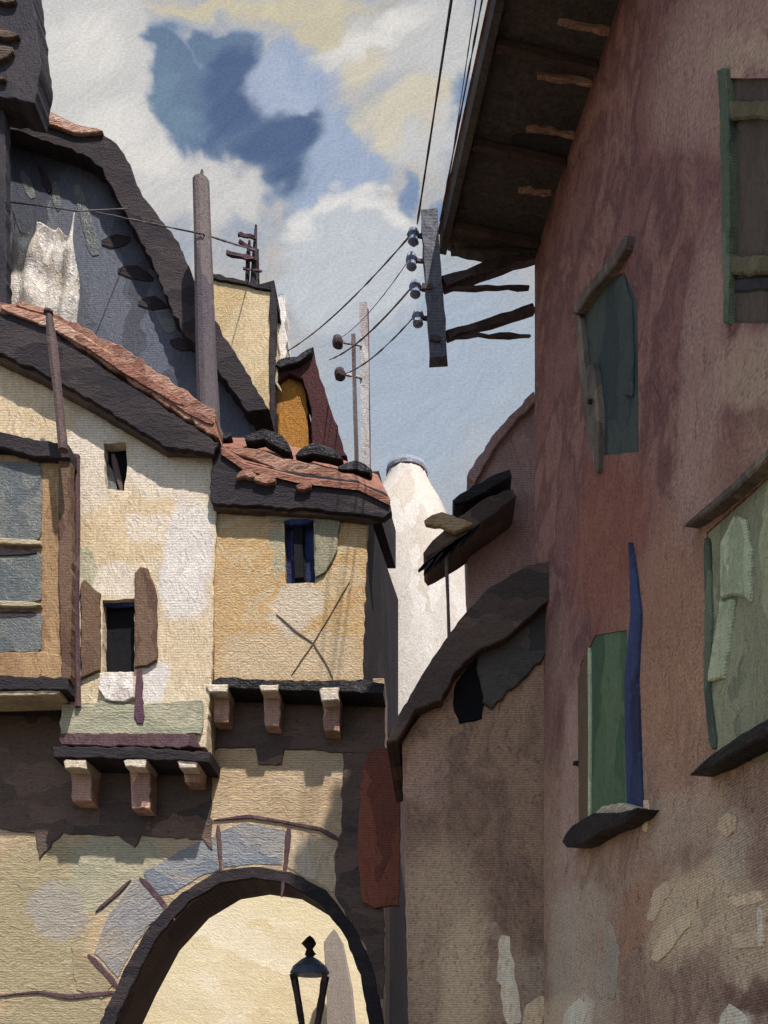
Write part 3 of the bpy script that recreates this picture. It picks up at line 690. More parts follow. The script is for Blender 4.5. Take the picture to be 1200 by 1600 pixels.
# hanging sheet
cloth = B()
pl = Front(18.2)
nx, ny = 26, 40
vv = []
for j in range(ny+1):
    row = []
    for i in range(nx+1):
        s, t = i/nx, j/ny
        sag = 34*(1-abs(2*s-1)**1.5)*(1-t)**1.5 + 26*max(0, math.sin(s*9.0))*(1-t)**3
        x = 16+s*104 + 3*math.sin(t*7+s*3); y = 316+s*14+sag+(170+12*s-6*math.sin(s*7))*t*(1-sag/240)
        p = pl(x, y); p.y += .07*math.sin(s*11+t*2)+.04*math.sin(s*23+t*5)+.03*math.sin(t*13)
        row.append(cloth.verts.new(p))
    vv.append(row)
for j in range(ny):
    for i in range(nx): cloth.faces.new((vv[j][i], vv[j][i+1], vv[j+1][i+1], vv[j+1][i]))
sh = obj('laundry_sheet', cloth, 'linen', base=pl(66, 500), smooth=True)
tag(sh, 'rumpled white sheet hung up against the grey house above the tiled roof', 'laundry')
sm = sh.modifiers.new('thick', 'SOLIDIFY'); sm.thickness = .02
bm = B(); tube(bm, [P(-80,316,18.2), P(16,316,18.2), P(66,322,18.2), P(121,330,18.2), P(200,326,19.2)], .012, 6)
o = obj('clothes_line', bm, 'wire metal', base=P(16,316,18.2)); tag(o, 'thin cord the white sheet is pegged to', 'line')

# ------------------------------------------------------------------ poles, antenna, far houses
Yp = 18.6; u = Yp/F
up = thing('utility_pole', V((P(326,0,Yp).x, Yp, 9.2)), 'thick weathered grey-brown wooden pole rising from behind the tiled roof', 'pole')
bm = B(); tube(bm, [V((P(326,0,Yp).x, Yp, 9.2))] + [P(x, y, Yp) for x, y in ((328,800),(326,650),(322,560),(319,450),(316,350),(314,284))], [17*u,17*u,17*u,16*u,15*u,13.5*u,13*u], 12, .03); obj('shaft', bm, 'grey post', up)
bm = B(); tube(bm, [P(313,290,Yp), P(316,266,Yp)], [5*u, 2*u], 6); obj('tip', bm, 'brown wood', up)
yh = thing('yellow_house', V((P(380,0,21.2).x, 21.2, 9.2)), 'pale yellow gable wall behind the thick wooden pole', 'house')
YF = Front(21.2)
part('wall', yh, 'yellow plaster', YF, [(318,432),(345,436),(400,446),(424,452),(428,520),(424,640),(424,1200),(318,1200)], 0, 1.6, jit=1.2)
part('coping', yh, 'dark timber', YF, [(318,428),(345,432),(405,448),(428,440),(430,460),(400,452),(345,441),(318,436)], .05, 1.5, jit=.8)
part('corner_post_or_shadow', yh, 'dark timber', YF, [(422,450),(431,452),(430,700),(422,690)], .06, .2, jit=.8)
cy = thing('chimney', V((P(436,0,22).x, 22, 9.2)), 'slim whitish chimney stack squeezed beside the yellow gable', 'chimney')
part('stack', cy, 'white plaster', Front(22), [(428,466),(444,462),(448,560),(446,1230),(426,1230)], 0, .7, jit=1.2)
part('pot', cy, 'tower cap', Front(22), [(430,456),(442,452),(443,468),(430,470)], -.1, .5, jit=.5)
an = thing('roof_antenna', P(396,450,21.1), 'dark spiky mast with short cross arms on top of the yellow gable', 'antenna')
for pts, r in [([(396,452),(398,400),(400,352)], [.075,.06,.03]), ([(386,452),(388,400),(390,376)], [.05,.05,.03]), ([(404,450),(403,390)], [.03,.02])]:
    bm = B(); tube(bm, [P(x,y,21.3) for x, y in pts], r, 7, .08); obj('mast', bm, 'dark timber', an)
for a, b, w in [((372,366),(400,372),.05), ((374,378),(398,392),.05), ((354,396),(402,406),.06), ((380,420),(410,424),.03)]:
    bm = B(); beam(bm, P(*a,21.2), P(*b,21.2), w, w*1.3, .008); obj('arm', bm, 'plum wood', an)
mh = thing('garden_hut', V((P(480,0,21.5).x, 21.5, 9.2)), 'small hut with orange front and maroon flank above the clay roof', 'hut')
HF = Front(21.5)
part('front_wall', mh, 'orange board', HF, [(430,606),(448,588),(470,588),(479,625),(483,716),(434,716)], 0, .9, jit=.6)
part('flank', mh, 'maroon board', Front(21.4), [(432,572),(470,560),(488,548),(500,590),(520,650),(542,716),(512,712),(488,700),(486,640),(474,596),(450,586),(434,598)], .05, 1.0, jit=.8)
part('base', mh, 'maroon board', HF, [(436,700),(540,712),(545,1218),(434,1218)], .02, 1.2, jit=.5)
part('roof_edge', mh, 'black tile', Front(21.3), [(432,576),(438,566),(465,562),(490,546),(488,556),(468,572),(440,580)], .1, 1.2, jit=1)
spart('door_strip', mh, 'rail cream', Front(21.3), [(432,560),(432,600),(440,614)], [4,5,3], .05)
# pale pole with the far insulators
Yq = 22.4; u = Yq/F
pp = thing('power_pole', V((P(572,0,Yq).x, Yq, 9.2)), 'pale twin-legged pole far back carrying the ends of the sagging wires', 'pole')
bm = B(); beam(bm, V((P(580,0,Yq).x, Yq, 9.2)), P(568,478,Yq), 13*u, 13*u, .006, 14); obj('shaft', bm, 'pole pale', pp)
bm = B(); beam(bm, V((P(570,0,Yq).x, Yq-.12, 9.2)), P(552,524,Yq-.12), 6*u, 6*u, .006, 12); obj('brace', bm, 'brown wood', pp)
bm = B(); beam(bm, V((P(584,0,Yq).x, Yq-.05, 9.2)), P(574,484,Yq-.05), 4*u, 4*u, .004, 12); obj('edge_strip', bm, 'plum wood', pp)
for y, x in ((534,528),(584,531)):
    bm = B(); beam(bm, P(x+4,y,Yq-.12), P(566,y+6,Yq-.12), 3*u, 3*u, .004); obj('cross_arm', bm, 'pole pale', pp)
    bm = B(); k = P(x, y, Yq-.15); lathe(bm, k, [(3*u, k.z-10*u),(8*u, k.z-6*u),(9*u, k.z),(7*u, k.z+6*u),(3*u, k.z+9*u)], 10, .06); obj('insulator', bm, 'lamp iron', pp)
# white tower
Yt = 36; u = Yt/F; ct = gnd(636, Yt)
wt = thing('round_tower', ct, 'round whitewashed tower flaring towards its foot, blue-grey top, in the gap between houses', 'tower')
prof = [(150*u, 0),(124*u, zc(1100,Yt)),(112*u, zc(1000,Yt)),(104*u, zc(950,Yt)),(90*u, zc(885,Yt)),(76*u, zc(840,Yt)),(56*u, zc(795,Yt)),(40*u, zc(768,Yt)),(32*u, zc(750,Yt)),(31*u, zc(742,Yt))]
bm = B(); lathe(bm, ct, prof, 56, .022); obj('shaft', bm, 'tower white', wt, smooth=True)
bm = B(); lathe(bm, ct, [(31.5*u, zc(745,Yt)),(32.5*u, zc(743,Yt)),(31.5*u, zc(741,Yt))], 32, .01); obj('rim', bm, 'plum wood', wt)
bm = B(); lathe(bm, ct, [(31.5*u, zc(742,Yt)),(32.5*u, zc(737,Yt)),(31*u, zc(731,Yt)),(24*u, zc(728,Yt)),(8*u, zc(727,Yt))], 32, .01); obj('cap', bm, 'tower cap', wt)

# ------------------------------------------------------------------ mauve house and its canopy
YM = 15.2; MF = Front(YM)
mv = thing('mauve_house', gnd(800, YM), 'mauve plastered house squeezed behind the big right-hand house with a ragged canopy', 'house')
part('wall', mv, 'mauve wall', MF, [(734,756),(772,694),(802,660),(834,624),(900,600),(900,1900),(742,1900),(738,960),(730,880),(728,820)], 0, 1.2, jit=1.0)
part('verge', mv, 'mauve wall', MF, [(730,748),(768,686),(800,652),(834,616),(838,632),(806,664),(776,700),(742,760)], .08, 1.2, jit=1.0)
cn = obj('canopy', stroke(B(), Front(14.6), [(664,872),(708,838),(760,800),(802,776)], [12,26,28,16], .1, .7, taper=(.8,.6), jit=1.6), 'shade timber', mv)
obj('canopy_ridge', stroke(B(), Front(14.7), [(708,790),(735,778),(766,760),(798,744)], [10,17,18,12], .1, .6, taper=(.7,.7), jit=1.2), 'black tile', cn)
for i in range(9):
    x = 660+i*7.5; y = 876-i*5.2
    obj('batten', stroke(B(), Front(14.45), [(x+30,y-14),(x+8,y+4),(x-6+i*.6,y+14+R.uniform(-2,14))], [6,7,4], .03, .03, jit=.6), 'bracket arm' if i % 2 else 'black tile', cn)
obj('canopy_trim', stroke(B(), Front(14.4), [(664,818),(690,812),(712,822),(738,820)], [14,22,22,8], .04, .05, jit=1.4), 'tan plaster', cn)['label'] = 'crumbling cream lump of mortar'
bm = B(); tube(bm, [P(697,868,14.5), P(700,940,14.5), P(703,1040,14.5), P(706,1900,14.5)], [.03,.026,.03,.03], 8, .05); obj('prop', bm, 'brown wood', mv)

# ------------------------------------------------------------------ lean-to
YE = 12.6; E = Front(YE)
lt = thing('lean_to', gnd(740, YE), 'low taupe lean-to with a steep dark roof propped against the right-hand house', 'shed')
part('wall', lt, 'lean wall', E, [(628,1160),(690,1066),(760,980),(856,900),(872,900),(872,1950),(645,1950),(636,1500)], 0, 1.9, jit=.5)
part('roof', lt, 'shade timber', E, [(606,1172),(628,1122),(660,1066),(715,985),(760,935),(822,898),(884,886),(884,930),(840,965),(790,1010),(745,1030),(712,1062),(690,1105),(650,1120),(622,1168)], .22, 2.1, jit=.7)
part('gable_board', lt, 'soffit timber', E, [(742,1020),(800,990),(850,935),(884,925),(884,985),(850,1030),(800,1080),(770,1108),(755,1100)], .07, .02, jit=1.6)
part('roof_shadow', lt, 'black hole', E, [(712,1068),(742,1028),(770,1020),(764,1080),(752,1124),(716,1132),(708,1100)], .03, .02, jit=1)  # dark patch painted as the triangular shadow under the roof

for path, w, m in [([(660,1336),(668,1420),(676,1640)], [34,40,36], 'ash patch'), ([(690,1330),(722,1420),(735,1470)], [26,36,20], 'ash patch'),
                   ([(712,1436),(708,1520),(706,1660)], [30,38,34], 'pale patch'), ([(742,1436),(748,1530),(744,1650)], [28,32,30], 'pale patch'),
                   ([(788,1462),(792,1530),(804,1600)], [18,28,26], 'bright patch'), ([(770,1440),(776,1470)], [16,18], 'tan patch'), ([(818,1640),(840,1575),(850,1560)], [20,34,20], 'ash patch'),
                   ([(652,1350),(654,1440),(662,1560)], [14,20,16], 'pale patch'), ([(726,1450),(728,1560)], [12,16], 'bright patch'), ([(690,1180),(686,1260)], [30,24], 'lean wall')]:
    if m != 'lean wall': spart('plaster_daub', lt, m, E, path, w, .003, jit=1.5, taper=(.7,.6))
# ------------------------------------------------------------------ big right-hand house
rh = thing('corner_house', V((XW(10), 10, 0)), 'tall purple-brown rendered house filling the right side under deep black eaves', 'house')
ZE = 13.3
WN = [(1140,118),(1330,100),(1330,516),(1142,508)]
wl = [RW.at(13, 0), RW.at(13, ZE+.1), RW.at(-3, ZE+.1), RW.at(-3, 0)]
WA = [(1140,122),(1290,122),(1290,505),(1144,505)]
WBs = [(1104,832),(1180,762),(1290,660),(1290,1170),(1180,1192),(1118,1180),(1106,1060)]
WCd = [(906,500),(935,440),(975,426),(996,470),(998,706),(940,712),(916,680),(908,600)]
WD = [(906,1040),(930,992),(980,984),(984,1270),(940,1300),(908,1312)]
bm = plate(B(), RW, wl, 0, .4, jit=.25, step=26, holes=(WA, WBs, WCd, WD), reveal=.16)
obj('wall', bm, 'right wall', rh)
bm = B(); n3 = RW.n
a, b = RW.at(13, 0, -.4), RW.at(-3, 0, -.4)
quad_prism(bm, [(a.x, a.y-.02),(a.x+9, a.y+1.9-.02),(b.x+9, b.y+1.9),(b.x, b.y)], 0, ZE); obj('mass', bm, 'right wall', rh)
# eaves
def slab(bm, Y0, Y1, o0, o1, z0, z1, dz=0):
    q = []
    for z in (z0, z1):
        for Y, o in ((Y0,o0),(Y0,o1),(Y1,o1),(Y1,o0)):
            p = RW.at(Y, z, o); p.z += dz*(o-o0)
            q.append(bm.verts.new(p))
    for f in ((0,3,2,1),(4,5,6,7),(0,1,5,4),(1,2,6,5),(2,3,7,6),(3,0,4,7)): bm.faces.new([q[i] for i in f])
    return bm
EO = 1.22
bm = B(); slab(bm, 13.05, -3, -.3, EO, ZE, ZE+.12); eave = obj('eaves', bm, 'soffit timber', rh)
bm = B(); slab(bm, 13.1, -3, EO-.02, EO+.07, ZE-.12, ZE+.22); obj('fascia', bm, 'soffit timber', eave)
for i in range(14):
    Y = 12.75-i*1.06
    bm = B(); beam(bm, RW.at(Y, ZE-.06, .02), RW.at(Y, ZE-.06, EO-.05), .07, .09); obj('rafter', bm, 'shade timber', eave)
for Y, o0, o1 in ((11.28,.05,.62),(10.72,.05,.66),(10.2,.05,.6),(12.0,.1,.5),(9.66,.06,.55),(9.1,.06,.6)):
    bm = B(); beam(bm, RW.at(Y, ZE-.14, o0), RW.at(Y+.05, ZE-.12, o1), .045, .05, .008); obj('batten', bm, 'rafter tan', eave)
# unseen roof above, made steep so it shades the mauve house
bm = B()
zr = ZE+.14
p = [RW.at(13.1, zr, EO+.1), RW.at(-3, zr, EO+.1), RW.at(-3, zr+6.6, -2.9), RW.at(13.1, zr+6.6, -2.9), RW.at(13.1, zr, -6.9), RW.at(-3, zr, -6.9)]
q = [bm.verts.new(x) for x in p]
bm.faces.new((q[0],q[1],q[2],q[3])); bm.faces.new((q[3],q[2],q[5],q[4])); bm.faces.new((q[0],q[3],q[4])); bm.faces.new((q[1],q[5],q[2])); bm.faces.new((q[0],q[4],q[5],q[1]))
obj('roof', bm, 'tile clay', rh)  # unseen roof, steep to shade the mauve house
part('barge_board', rh, 'soffit timber', Front(12.9), [(694,344),(760,352),(852,330),(846,396),(800,402),(752,398),(704,388)], .05, .1, jit=1.6)
for path, w in [([(704,366),(760,360),(830,352)], [10,12,8]), ([(700,384),(760,384),(820,388)], [12,14,10]), ([(706,350),(740,356)], [12,14])]:
    spart('purlin_end', rh, 'shade timber', Front(12.9), path, w, .12, .05)
# coloured wall patches
for path, w, m in [([(890,1640),(898,1590),(912,1566)], [30,34,26], 'bright patch'), ([(1136,1650),(1146,1600),(1150,1574)], [40,44,30], 'bright patch'), ([(1024,1500),(1050,1462),(1078,1432)], [18,26,20], 'pale patch'), ([(1060,1480),(1092,1440),(1128,1392)], [16,26,24], 'ash patch'), ([(1016,1440),(1030,1400),(1052,1378)], [14,20,16], 'ash patch'), ([(1140,1410),(1190,1402)], [16,20], 'pale patch'), ([(1146,1470),(1196,1466)], [22,26], 'ash patch'), ([(955,1560),(958,1490),(948,1440)], [14,22,16], 'blue patch'), ([(1008,1300),(1010,1250)], [8,12], 'pale patch'), ([(1130,1300),(1146,1275)], [26,30], 'ash patch')]:
    spart('plaster_daub', rh, m, RW, path, w, .003, jit=1.5, taper=(.7,.6))
spart('chalk_mark', rh, 'bright patch', RW, [(1189,1418),(1191,1480)], [7,6], .012)
# window upper right
w = part('window', rh, 'panel umber', RW, [(1134,116),(1296,116),(1296,510),(1138,510)], -.12, .03, jit=0)
part('top_panel', w, 'panel black', RW, [(1142,122),(1296,122),(1296,160),(1144,160)], -.08, .1, jit=.6)
for y0, y1, mm, f in ((160,188,'olive rail',.03), (190,212,'panel black',-.05), (402,430,'olive rail',.02), (432,456,'panel black',-.02), (458,506,'panel black',-.06)):
    part('rail' if mm == 'olive rail' else 'panel', w, mm, RW, [(1140,y0),(1296,y0-6),(1296,y1-4),(1140,y1)], f, .12, jit=.6)
part('jamb', w, 'edge green', RW, [(1128,112),(1140,108),(1146,180),(1146,420),(1144,506),(1138,506),(1134,300),(1132,180)], .04, .1, jit=.8)
for x in (1168,1194): part('panel_strip', w, 'frame grey brown', RW, [(x,214),(x+5,213),(x+6,400),(x+1,400)], -.10, .04, jit=.5)
# narrow dark green shuttered window
w = part('window', rh, 'shutter dark green', RW, [(902,490),(930,425),(980,415),(1002,460),(1002,712),(940,716),(905,690)], -.02, .04, jit=0, label='narrow dark green shuttered window')
part('shutter_leaf', w, 'shutter dark green', RW, [(962,440),(974,430),(986,470),(990,560),(988,618),(974,620),(970,540)], .01, .08, jit=.7)
spart('hood', w, 'frame grey brown', RW, [(906,492),(930,456),(962,420),(984,390),(990,370)], [10,11,14,11,6], .09, .05)
spart('jamb', w, 'frame grey brown', RW, [(907,490),(914,560),(924,640),(932,715)], [8,8,14,8], .05, .08)
spart('latch_bar', w, 'frame grey brown', RW, [(930,570),(934,640),(940,740)], [10,16,7], .06, .05)
bm = B(); kb = RW(937, 630, .09); tube(bm, [kb-n3*-.0, kb+n3*.05], [.03,.022], 8); obj('knob', bm, 'sill black', w)
# sage window low right
w = part('window', rh, 'sage board', RW, [(1100,836),(1180,764),(1296,650),(1296,1180),(1180,1200),(1112,1190),(1100,1060)], -.02, .04, jit=0, label='large sage green shuttered window')
spart('hood', w, 'frame grey brown', RW, [(1090,826),(1130,796),(1170,762),(1230,706),(1300,640)], [5,10,12,13,14], .12, .06)
part('shutter_leaf', w, 'sage pale', RW, [(1128,850),(1150,806),(1166,812),(1176,860),(1174,940),(1160,930),(1128,934)], .012, .06, jit=.8)
part('shutter_leaf', w, 'sage pale', RW, [(1128,940),(1150,936),(1142,1000),(1132,1060),(1108,1066),(1116,1010)], .012, .06, jit=.8)
part('shutter_leaf', w, 'sage board', RW, [(1180,780),(1296,676),(1296,1050),(1215,1080),(1186,1000)], .008, .06, jit=.6)
spart('jamb', w, 'edge green', RW, [(1106,840),(1108,960),(1106,1080),(1116,1170)], [8,10,8,10], .02, .1)
spart('sill', w, 'sill black', RW, [(1114,1212),(1150,1190),(1200,1160),(1290,1110)], [6,18,22,24], .20, .05)
# green door-like shutter with the blue post
w = part('window', rh, 'door green', RW, [(902,1040),(926,988),(986,980),(988,1276),(940,1306),(902,1318)], -.02, .04, jit=0, label='tall leaf green shutter')
part('shutter_edge', w, 'door edge', RW, [(904,1060),(920,1010),(922,1300),(906,1312)], .01, .06, jit=.7)
spart('shutter_rib', w, 'sage pale', RW, [(921,1012),(922,1140),(921,1280)], [3,3,2], .01, .05)
spart('jamb_post', w, 'post blue', RW, [(988,848),(993,900),(997,960),(990,1060),(992,1160),(996,1272)], [4,9,15,19,22,22], .03, .05, taper=(.6,.9))
part('sill_stone', w, 'sill stone', RW, [(932,1286),(960,1262),(990,1256),(1014,1264),(1006,1282),(970,1284)], .14, .04, jit=.7)
spart('sill', w, 'sill black', RW, [(908,1322),(930,1306),(960,1288),(1000,1282),(1030,1266)], [24,34,34,20,6], .20, .05)
bm = B(); kb = RW(905, 1193, .0); tube(bm, [kb, kb+n3*.07], [.035,.028], 8); obj('hook', bm, 'sill black', w)

# ------------------------------------------------------------------ insulator bracket and wires
YI = 12.6; u = YI/F
ib = thing('wire_bracket', P(676, 450, YI), 'grey-blue upright board on four wall arms carrying insulators under the black eave', 'bracket')
bm = B(); beam(bm, P(686,566,YI), P(670,336,YI), 26*u, 20*u, .008, 12); obj('upright', bm, 'bracket post', ib)
for a, b, wd in [((692,446),(838,398),.14), ((692,452),(826,450),.055), ((698,526),(832,484),.10), ((698,527),(828,525),.045)]:
    bm = B(); beam(bm, P(*a,YI+.08), P(*b,13.02), wd, wd*.9, .008, 8); obj('arm', bm, 'bracket arm', ib)
INS = [(646,368),(643,407),(649,450),(653,496)]
for x, y in INS:
    k = P(x, y, YI)
    bm = B(); lathe(bm, k, [(4*u, k.z-13*u),(8.5*u, k.z-10*u),(7*u, k.z-4*u),(10*u, k.z+1*u),(8*u, k.z+7*u),(4*u, k.z+11*u)], 12, .05); i_ = obj('insulator', bm, 'insulator glaze', ib)
    bm = B(); beam(bm, k, P(672, y+2, YI), 4*u, 5*u, .003); obj('pin', bm, 'bracket arm', i_)
for x, y in ((659,449),(672,530)):
    bm = B(); beam(bm, P(x,y,YI-.08), P(x+16,y+1,YI-.08), 6*u, 8*u, .004); obj('bolt', bm, 'bracket arm', ib)
def wire(pts3, r, label, sag=.15):
    bm = B(); a, b = pts3; n = 24
    L = [a.lerp(b, i/n)-V((0,0,sag*4*(i/n)*(1-i/n))) for i in range(n+1)]
    tube(bm, L, r, 6, .22)
    o = obj('wire', bm, 'wire metal', base=a); tag(o, label, 'wire', 'overhead wires'); return o
wire((P(646,362,YI), P(450,548,21.0)), 0.0112, 'sagging wire from the topmost insulator down to the left behind the roofs')
wire((P(643,400,YI), P(528,530,22.2)), 0.0056, 'faint thin wire from the second insulator towards the pale pole')
wire((P(649,442,YI), P(515,562,22.2)), 0.0130, 'thick wire from the third insulator crossing the pale pole')
wire((P(653,488,YI), P(532,586,22.2)), 0.0099, 'wire from the lowest insulator ending at the lower knob of the pale pole')
wire((P(652,350,YI), P(722,-110,9.0)), 0.0124, 'wire climbing from the insulators to the top edge, leftmost of the three there', .0)
wire((P(688,345,YI-.1), P(776,-120,9.4)), 0.0112, 'wire climbing close along the black eave edge', .0)
wire((P(700,290,YI-.2), P(748,-30,9.6)), 0.0062, 'faint wire between the left climbing wire and the eave edge', .0)
wire((P(150,332,18.5), P(318,366,18.4)), 0.0136, 'brown line from the grey house to the thick wooden pole', .0)
wire((P(318,366,18.4), P(400,392,21.15)), 0.0149, 'brown line from the thick wooden pole to the spiky mast', .0)

# ------------------------------------------------------------------ light
saz = V((.5, -.866)); el = math.radians(60)
sd = V((saz.x*math.cos(el), saz.y*math.cos(el), math.sin(el)))
sl = bpy.data.lights.new('sun', 'SUN'); so = bpy.data.objects.new('sun', sl); COL.objects.link(so)
sl.energy = 5.0; sl.angle = math.radians(1.0); sl.color = (1.0, .935, .895)
so.rotation_euler = sd.to_track_quat('Z', 'Y').to_euler(); so.location = (6, -10, 30)

# ------------------------------------------------------------------ sky: physical sky, with a bank of painted-looking cloud ahead
W = bpy.data.worlds.new('World'); S.world = W; W.use_nodes = True
nt = W.node_tree; N, L = nt.nodes, nt.links
for n in list(N): N.remove(n)
out = N.new('ShaderNodeOutputWorld')
sky = N.new('ShaderNodeTexSky'); sky.sky_type = 'NISHITA'; sky.sun_disc = False
sky.sun_elevation = el; sky.sun_rotation = math.atan2(sd.x, sd.y)
b1 = N.new('ShaderNodeBackground'); b1.inputs[1].default_value = .14; L.new(sky.outputs[0], b1.inputs[0])
tc = N.new('ShaderNodeTexCoord'); sp = N.new('ShaderNodeSeparateXYZ'); L.new(tc.outputs['Generated'], sp.inputs[0])
def mth(op, a, b=None, c=None):
    n = N.new('ShaderNodeMath'); n.operation = op
    for i, x in enumerate((a, b, c)):
        if x is None: continue
        if isinstance(x, (int, float)): n.inputs[i].default_value = x
        else: L.new(x, n.inputs[i])
    return n.outputs[0]
yy = mth('MAXIMUM', sp.outputs[1], .08)
uu = mth('DIVIDE', sp.outputs[0], yy); vv_ = mth('DIVIDE', sp.outputs[2], yy)
cv = N.new('ShaderNodeCombineXYZ'); L.new(uu, cv.inputs[0]); L.new(vv_, cv.inputs[1])
def noise(sc, det, vec=None, dist=0, rough=.5):
    n = N.new('ShaderNodeTexNoise'); n.inputs['Scale'].default_value = sc; n.inputs['Detail'].default_value = det
    n.inputs['Distortion'].default_value = dist; n.inputs['Roughness'].default_value = rough
    L.new(vec if vec else cv.outputs[0], n.inputs['Vector']); return n
nz = noise(13, 3, dist=.5)
sb = N.new('ShaderNodeVectorMath'); sb.operation = 'SUBTRACT'; sb.inputs[1].default_value = (.5,.5,.5); L.new(nz.outputs[1], sb.inputs[0])
sc_ = N.new('ShaderNodeVectorMath'); sc_.operation = 'SCALE'; sc_.inputs['Scale'].default_value = .085; L.new(sb.outputs[0], sc_.inputs[0])
nz2 = noise(45, 3)
sb2 = N.new('ShaderNodeVectorMath'); sb2.operation = 'SUBTRACT'; sb2.inputs[1].default_value = (.5,.5,.5); L.new(nz2.outputs[1], sb2.inputs[0])
sc2 = N.new('ShaderNodeVectorMath'); sc2.operation = 'SCALE'; sc2.inputs['Scale'].default_value = .02; L.new(sb2.outputs[0], sc2.inputs[0])
ad = N.new('ShaderNodeVectorMath'); L.new(cv.outputs[0], ad.inputs[0]); L.new(sc_.outputs[0], ad.inputs[1])
ad2 = N.new('ShaderNodeVectorMath'); L.new(ad.outputs[0], ad2.inputs[0]); L.new(sc2.outputs[0], ad2.inputs[1])
ds = N.new('ShaderNodeSeparateXYZ'); L.new(ad2.outputs[0], ds.inputs[0])
dx, dy = ds.outputs[0], ds.outputs[1]
def blob(cx, cy, rx, ry, rot=0):
    """soft-edged lump of sky, centre and radii in units of the tangent of the viewing angle"""
    a, b = (cx-CX)/F, (HY-cy)/F
    x = mth('SUBTRACT', dx, a); y = mth('SUBTRACT', dy, b)
    ca, sa = math.cos(rot), math.sin(rot)
    xr = mth('ADD', mth('MULTIPLY', x, ca), mth('MULTIPLY', y, sa)); yr = mth('SUBTRACT', mth('MULTIPLY', y, ca), mth('MULTIPLY', x, sa))
    xr = mth('DIVIDE', xr, rx/F); yr = mth('DIVIDE', yr, ry/F)
    return mth('SQRT', mth('ADD', mth('MULTIPLY', xr, xr), mth('MULTIPLY', yr, yr)))
def mask(blobs, e0=1.08, e1=.86):
    d = None
    for b in blobs:
        q = blob(*b)
        d = q if d is None else mth('SMOOTH_MIN', d, q, .12)
    m = N.new('ShaderNodeMapRange'); m.interpolation_type = 'SMOOTHSTEP'
    m.inputs[1].default_value = e0; m.inputs[2].default_value = e1; m.inputs[3].default_value = 0; m.inputs[4].default_value = 1
    L.new(d, m.inputs[0]); return m.outputs[0]
def mix(f, a, c):
    m = N.new('ShaderNodeMix'); m.data_type = 'RGBA'
    if isinstance(f, float): m.inputs[0].default_value = f
    else: L.new(f, m.inputs[0])
    L.new(a, m.inputs[6])
    if isinstance(c, tuple): m.inputs[7].default_value = (*[lin(x) for x in c], 1)
    else: L.new(c, m.inputs[7])
    return m.outputs[2]
# base wash
st_ = noise(14, 4, ad.outputs[0], dist=1.5)
rp = N.new('ShaderNodeValToRGB'); cr = rp.color_ramp
cols = [(160,168,182),(175,178,184),(183,182,181),(190,185,176)]
while len(cr.elements) < 4: cr.elements.new(.5)
for i, c in enumerate(cols): cr.elements[i].position = .3+.4*i/3; cr.elements[i].color = (*[lin(x) for x in c], 1)
L.new(st_.outputs[0], rp.inputs[0]); colr = rp.outputs[0]
colr = mix(mask([(700,560,230,170,0),(640,640,150,160,0)], 1.3, .4), colr, (166,178,193))
colr = mix(mask([(150,120,110,200,.1),(220,260,120,80,0),(330,300,70,60,0)], 1.2, .7), colr, (204,202,200))
colr = mix(mask([(600,80,120,60,.2),(690,60,60,120,0),(660,200,60,80,0)], 1.3, .5), colr, (196,196,196))
colr = mix(mask([(470,12,130,20,0),(500,50,60,36,.3),(330,6,110,14,0)], 1.3, .5), colr, (200,191,168))
colr = mix(mask([(590,210,54,40,0),(650,165,70,34,.5),(560,120,50,26,.8)], 1.3, .5), colr, (206,198,180))
colr = mix(mask([(440,110,50,50,0),(470,160,70,60,.3),(540,220,60,44,0),(560,260,60,40,0),(510,290,60,60,.3)], 1.25, .6), colr, (158,172,196))
colr = mix(mask([(560,400,120,100,0),(520,450,90,60,0)], 1.15, .7), colr, (192,196,203))
colr = mix(mask([(480,345,44,14,.75),(530,312,50,15,.35),(585,305,44,14,-.15),(625,330,30,13,-.8)], 1.5, .3), colr, (220,218,216))
colr = mix(mask([(130,70,60,50,0),(160,210,60,44,0),(560,70,70,24,.5),(620,30,50,22,.4),(230,250,60,30,0)], 1.5, .3), colr, (220,217,213))
colr = mix(mask([(272,110,44,82,0),(300,165,62,72,.2),(360,180,70,70,.5),(430,226,82,52,.35),(440,280,52,34,.3),(265,66,40,34,0),(340,80,50,44,0)], 1.25, .75), colr, (136,152,176))
colr = mix(mask([(268,110,34,72,0),(300,165,54,62,.2),(350,180,62,64,.5),(425,226,74,42,.35),(436,276,42,28,.4),(262,68,32,28,0),(335,74,36,36,0)], 1.2, .8), colr, (106,126,152))
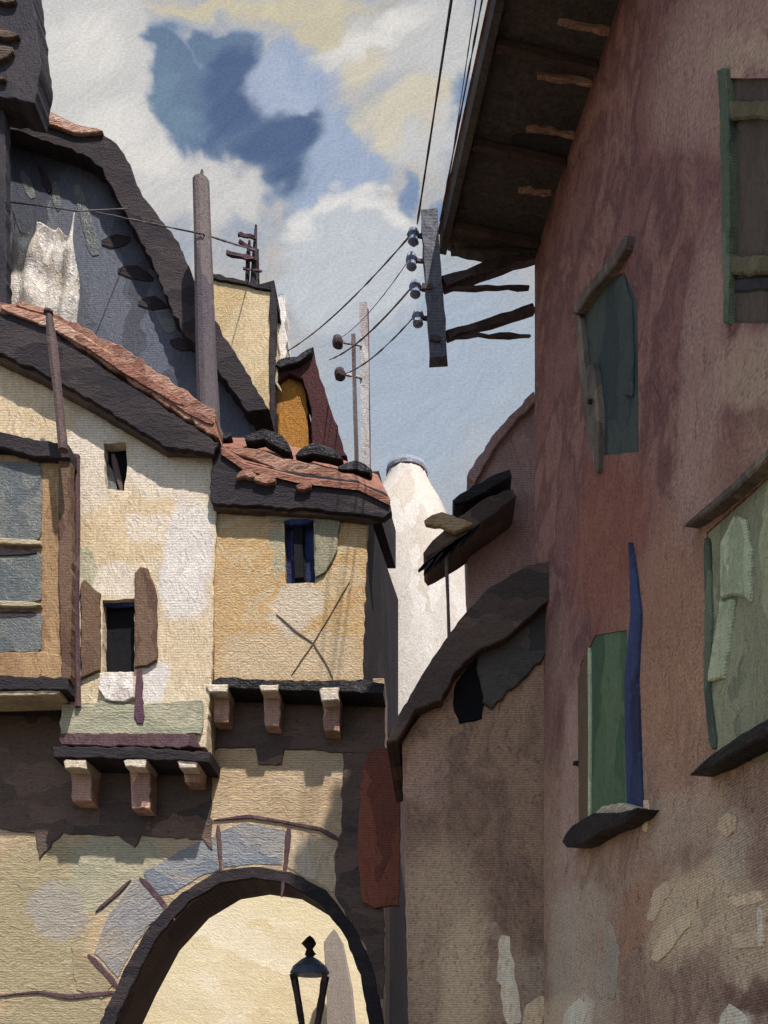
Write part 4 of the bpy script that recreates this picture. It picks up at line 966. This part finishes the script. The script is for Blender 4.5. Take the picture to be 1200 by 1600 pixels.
colr = mix(mask([(352,116,44,36,.3),(365,175,56,50,.6),(425,234,76,38,.4),(465,218,34,40,0),(440,278,36,24,.4)], 1.4, .5), colr, (86,104,138))
colr = mix(mask([(258,150,24,60,0),(300,195,40,26,.3)], 1.4, .4), colr, (114,136,158))
colr = mix(mask([(420,130,40,50,.3),(450,165,50,26,.6)], 1.3, .5), colr, (166,178,200))
colr = mix(mask([(725,150,30,34,0),(705,345,20,30,0),(640,300,16,30,.4)], 1.3, .5), colr, (126,146,176))
# arc-like sweeps of the brush and canvas grain
mpw = N.new('ShaderNodeMapping'); mpw.inputs['Rotation'].default_value = (0, 0, -.7); L.new(ad.outputs[0], mpw.inputs[0])
mpx = N.new('ShaderNodeVectorMath'); mpx.operation = 'MULTIPLY'; mpx.inputs[1].default_value = (22, 150, 1); L.new(mpw.outputs[0], mpx.inputs[0])
wv = noise(1, 4, mpx.outputs[0])
gx = N.new('ShaderNodeVectorMath'); gx.operation = 'MULTIPLY'; gx.inputs[1].default_value = (330, 480, 1); L.new(cv.outputs[0], gx.inputs[0])
gn = noise(1, 1.5, gx.outputs[0])
fac = mth('ADD', mth('MULTIPLY_ADD', wv.outputs[0], .30, .85), mth('MULTIPLY_ADD', gn.outputs[0], .5, -.24))
vs = N.new('ShaderNodeVectorMath'); vs.operation = 'SCALE'; L.new(colr, vs.inputs[0]); L.new(fac, vs.inputs['Scale'])
b2 = N.new('ShaderNodeBackground'); L.new(vs.outputs[0], b2.inputs[0]); b2.inputs[1].default_value = 1.0/(2**EXPO)
mk = N.new('ShaderNodeMapRange'); mk.interpolation_type = 'SMOOTHSTEP'; mk.inputs[1].default_value = .10; mk.inputs[2].default_value = .35; L.new(sp.outputs[1], mk.inputs[0])
ms = N.new('ShaderNodeMixShader'); L.new(mk.outputs[0], ms.inputs[0]); L.new(b1.outputs[0], ms.inputs[1]); L.new(b2.outputs[0], ms.inputs[2])
L.new(ms.outputs[0], out.inputs[0])

for o in bpy.data.objects:
    if '_base' in o.keys(): del o['_base']
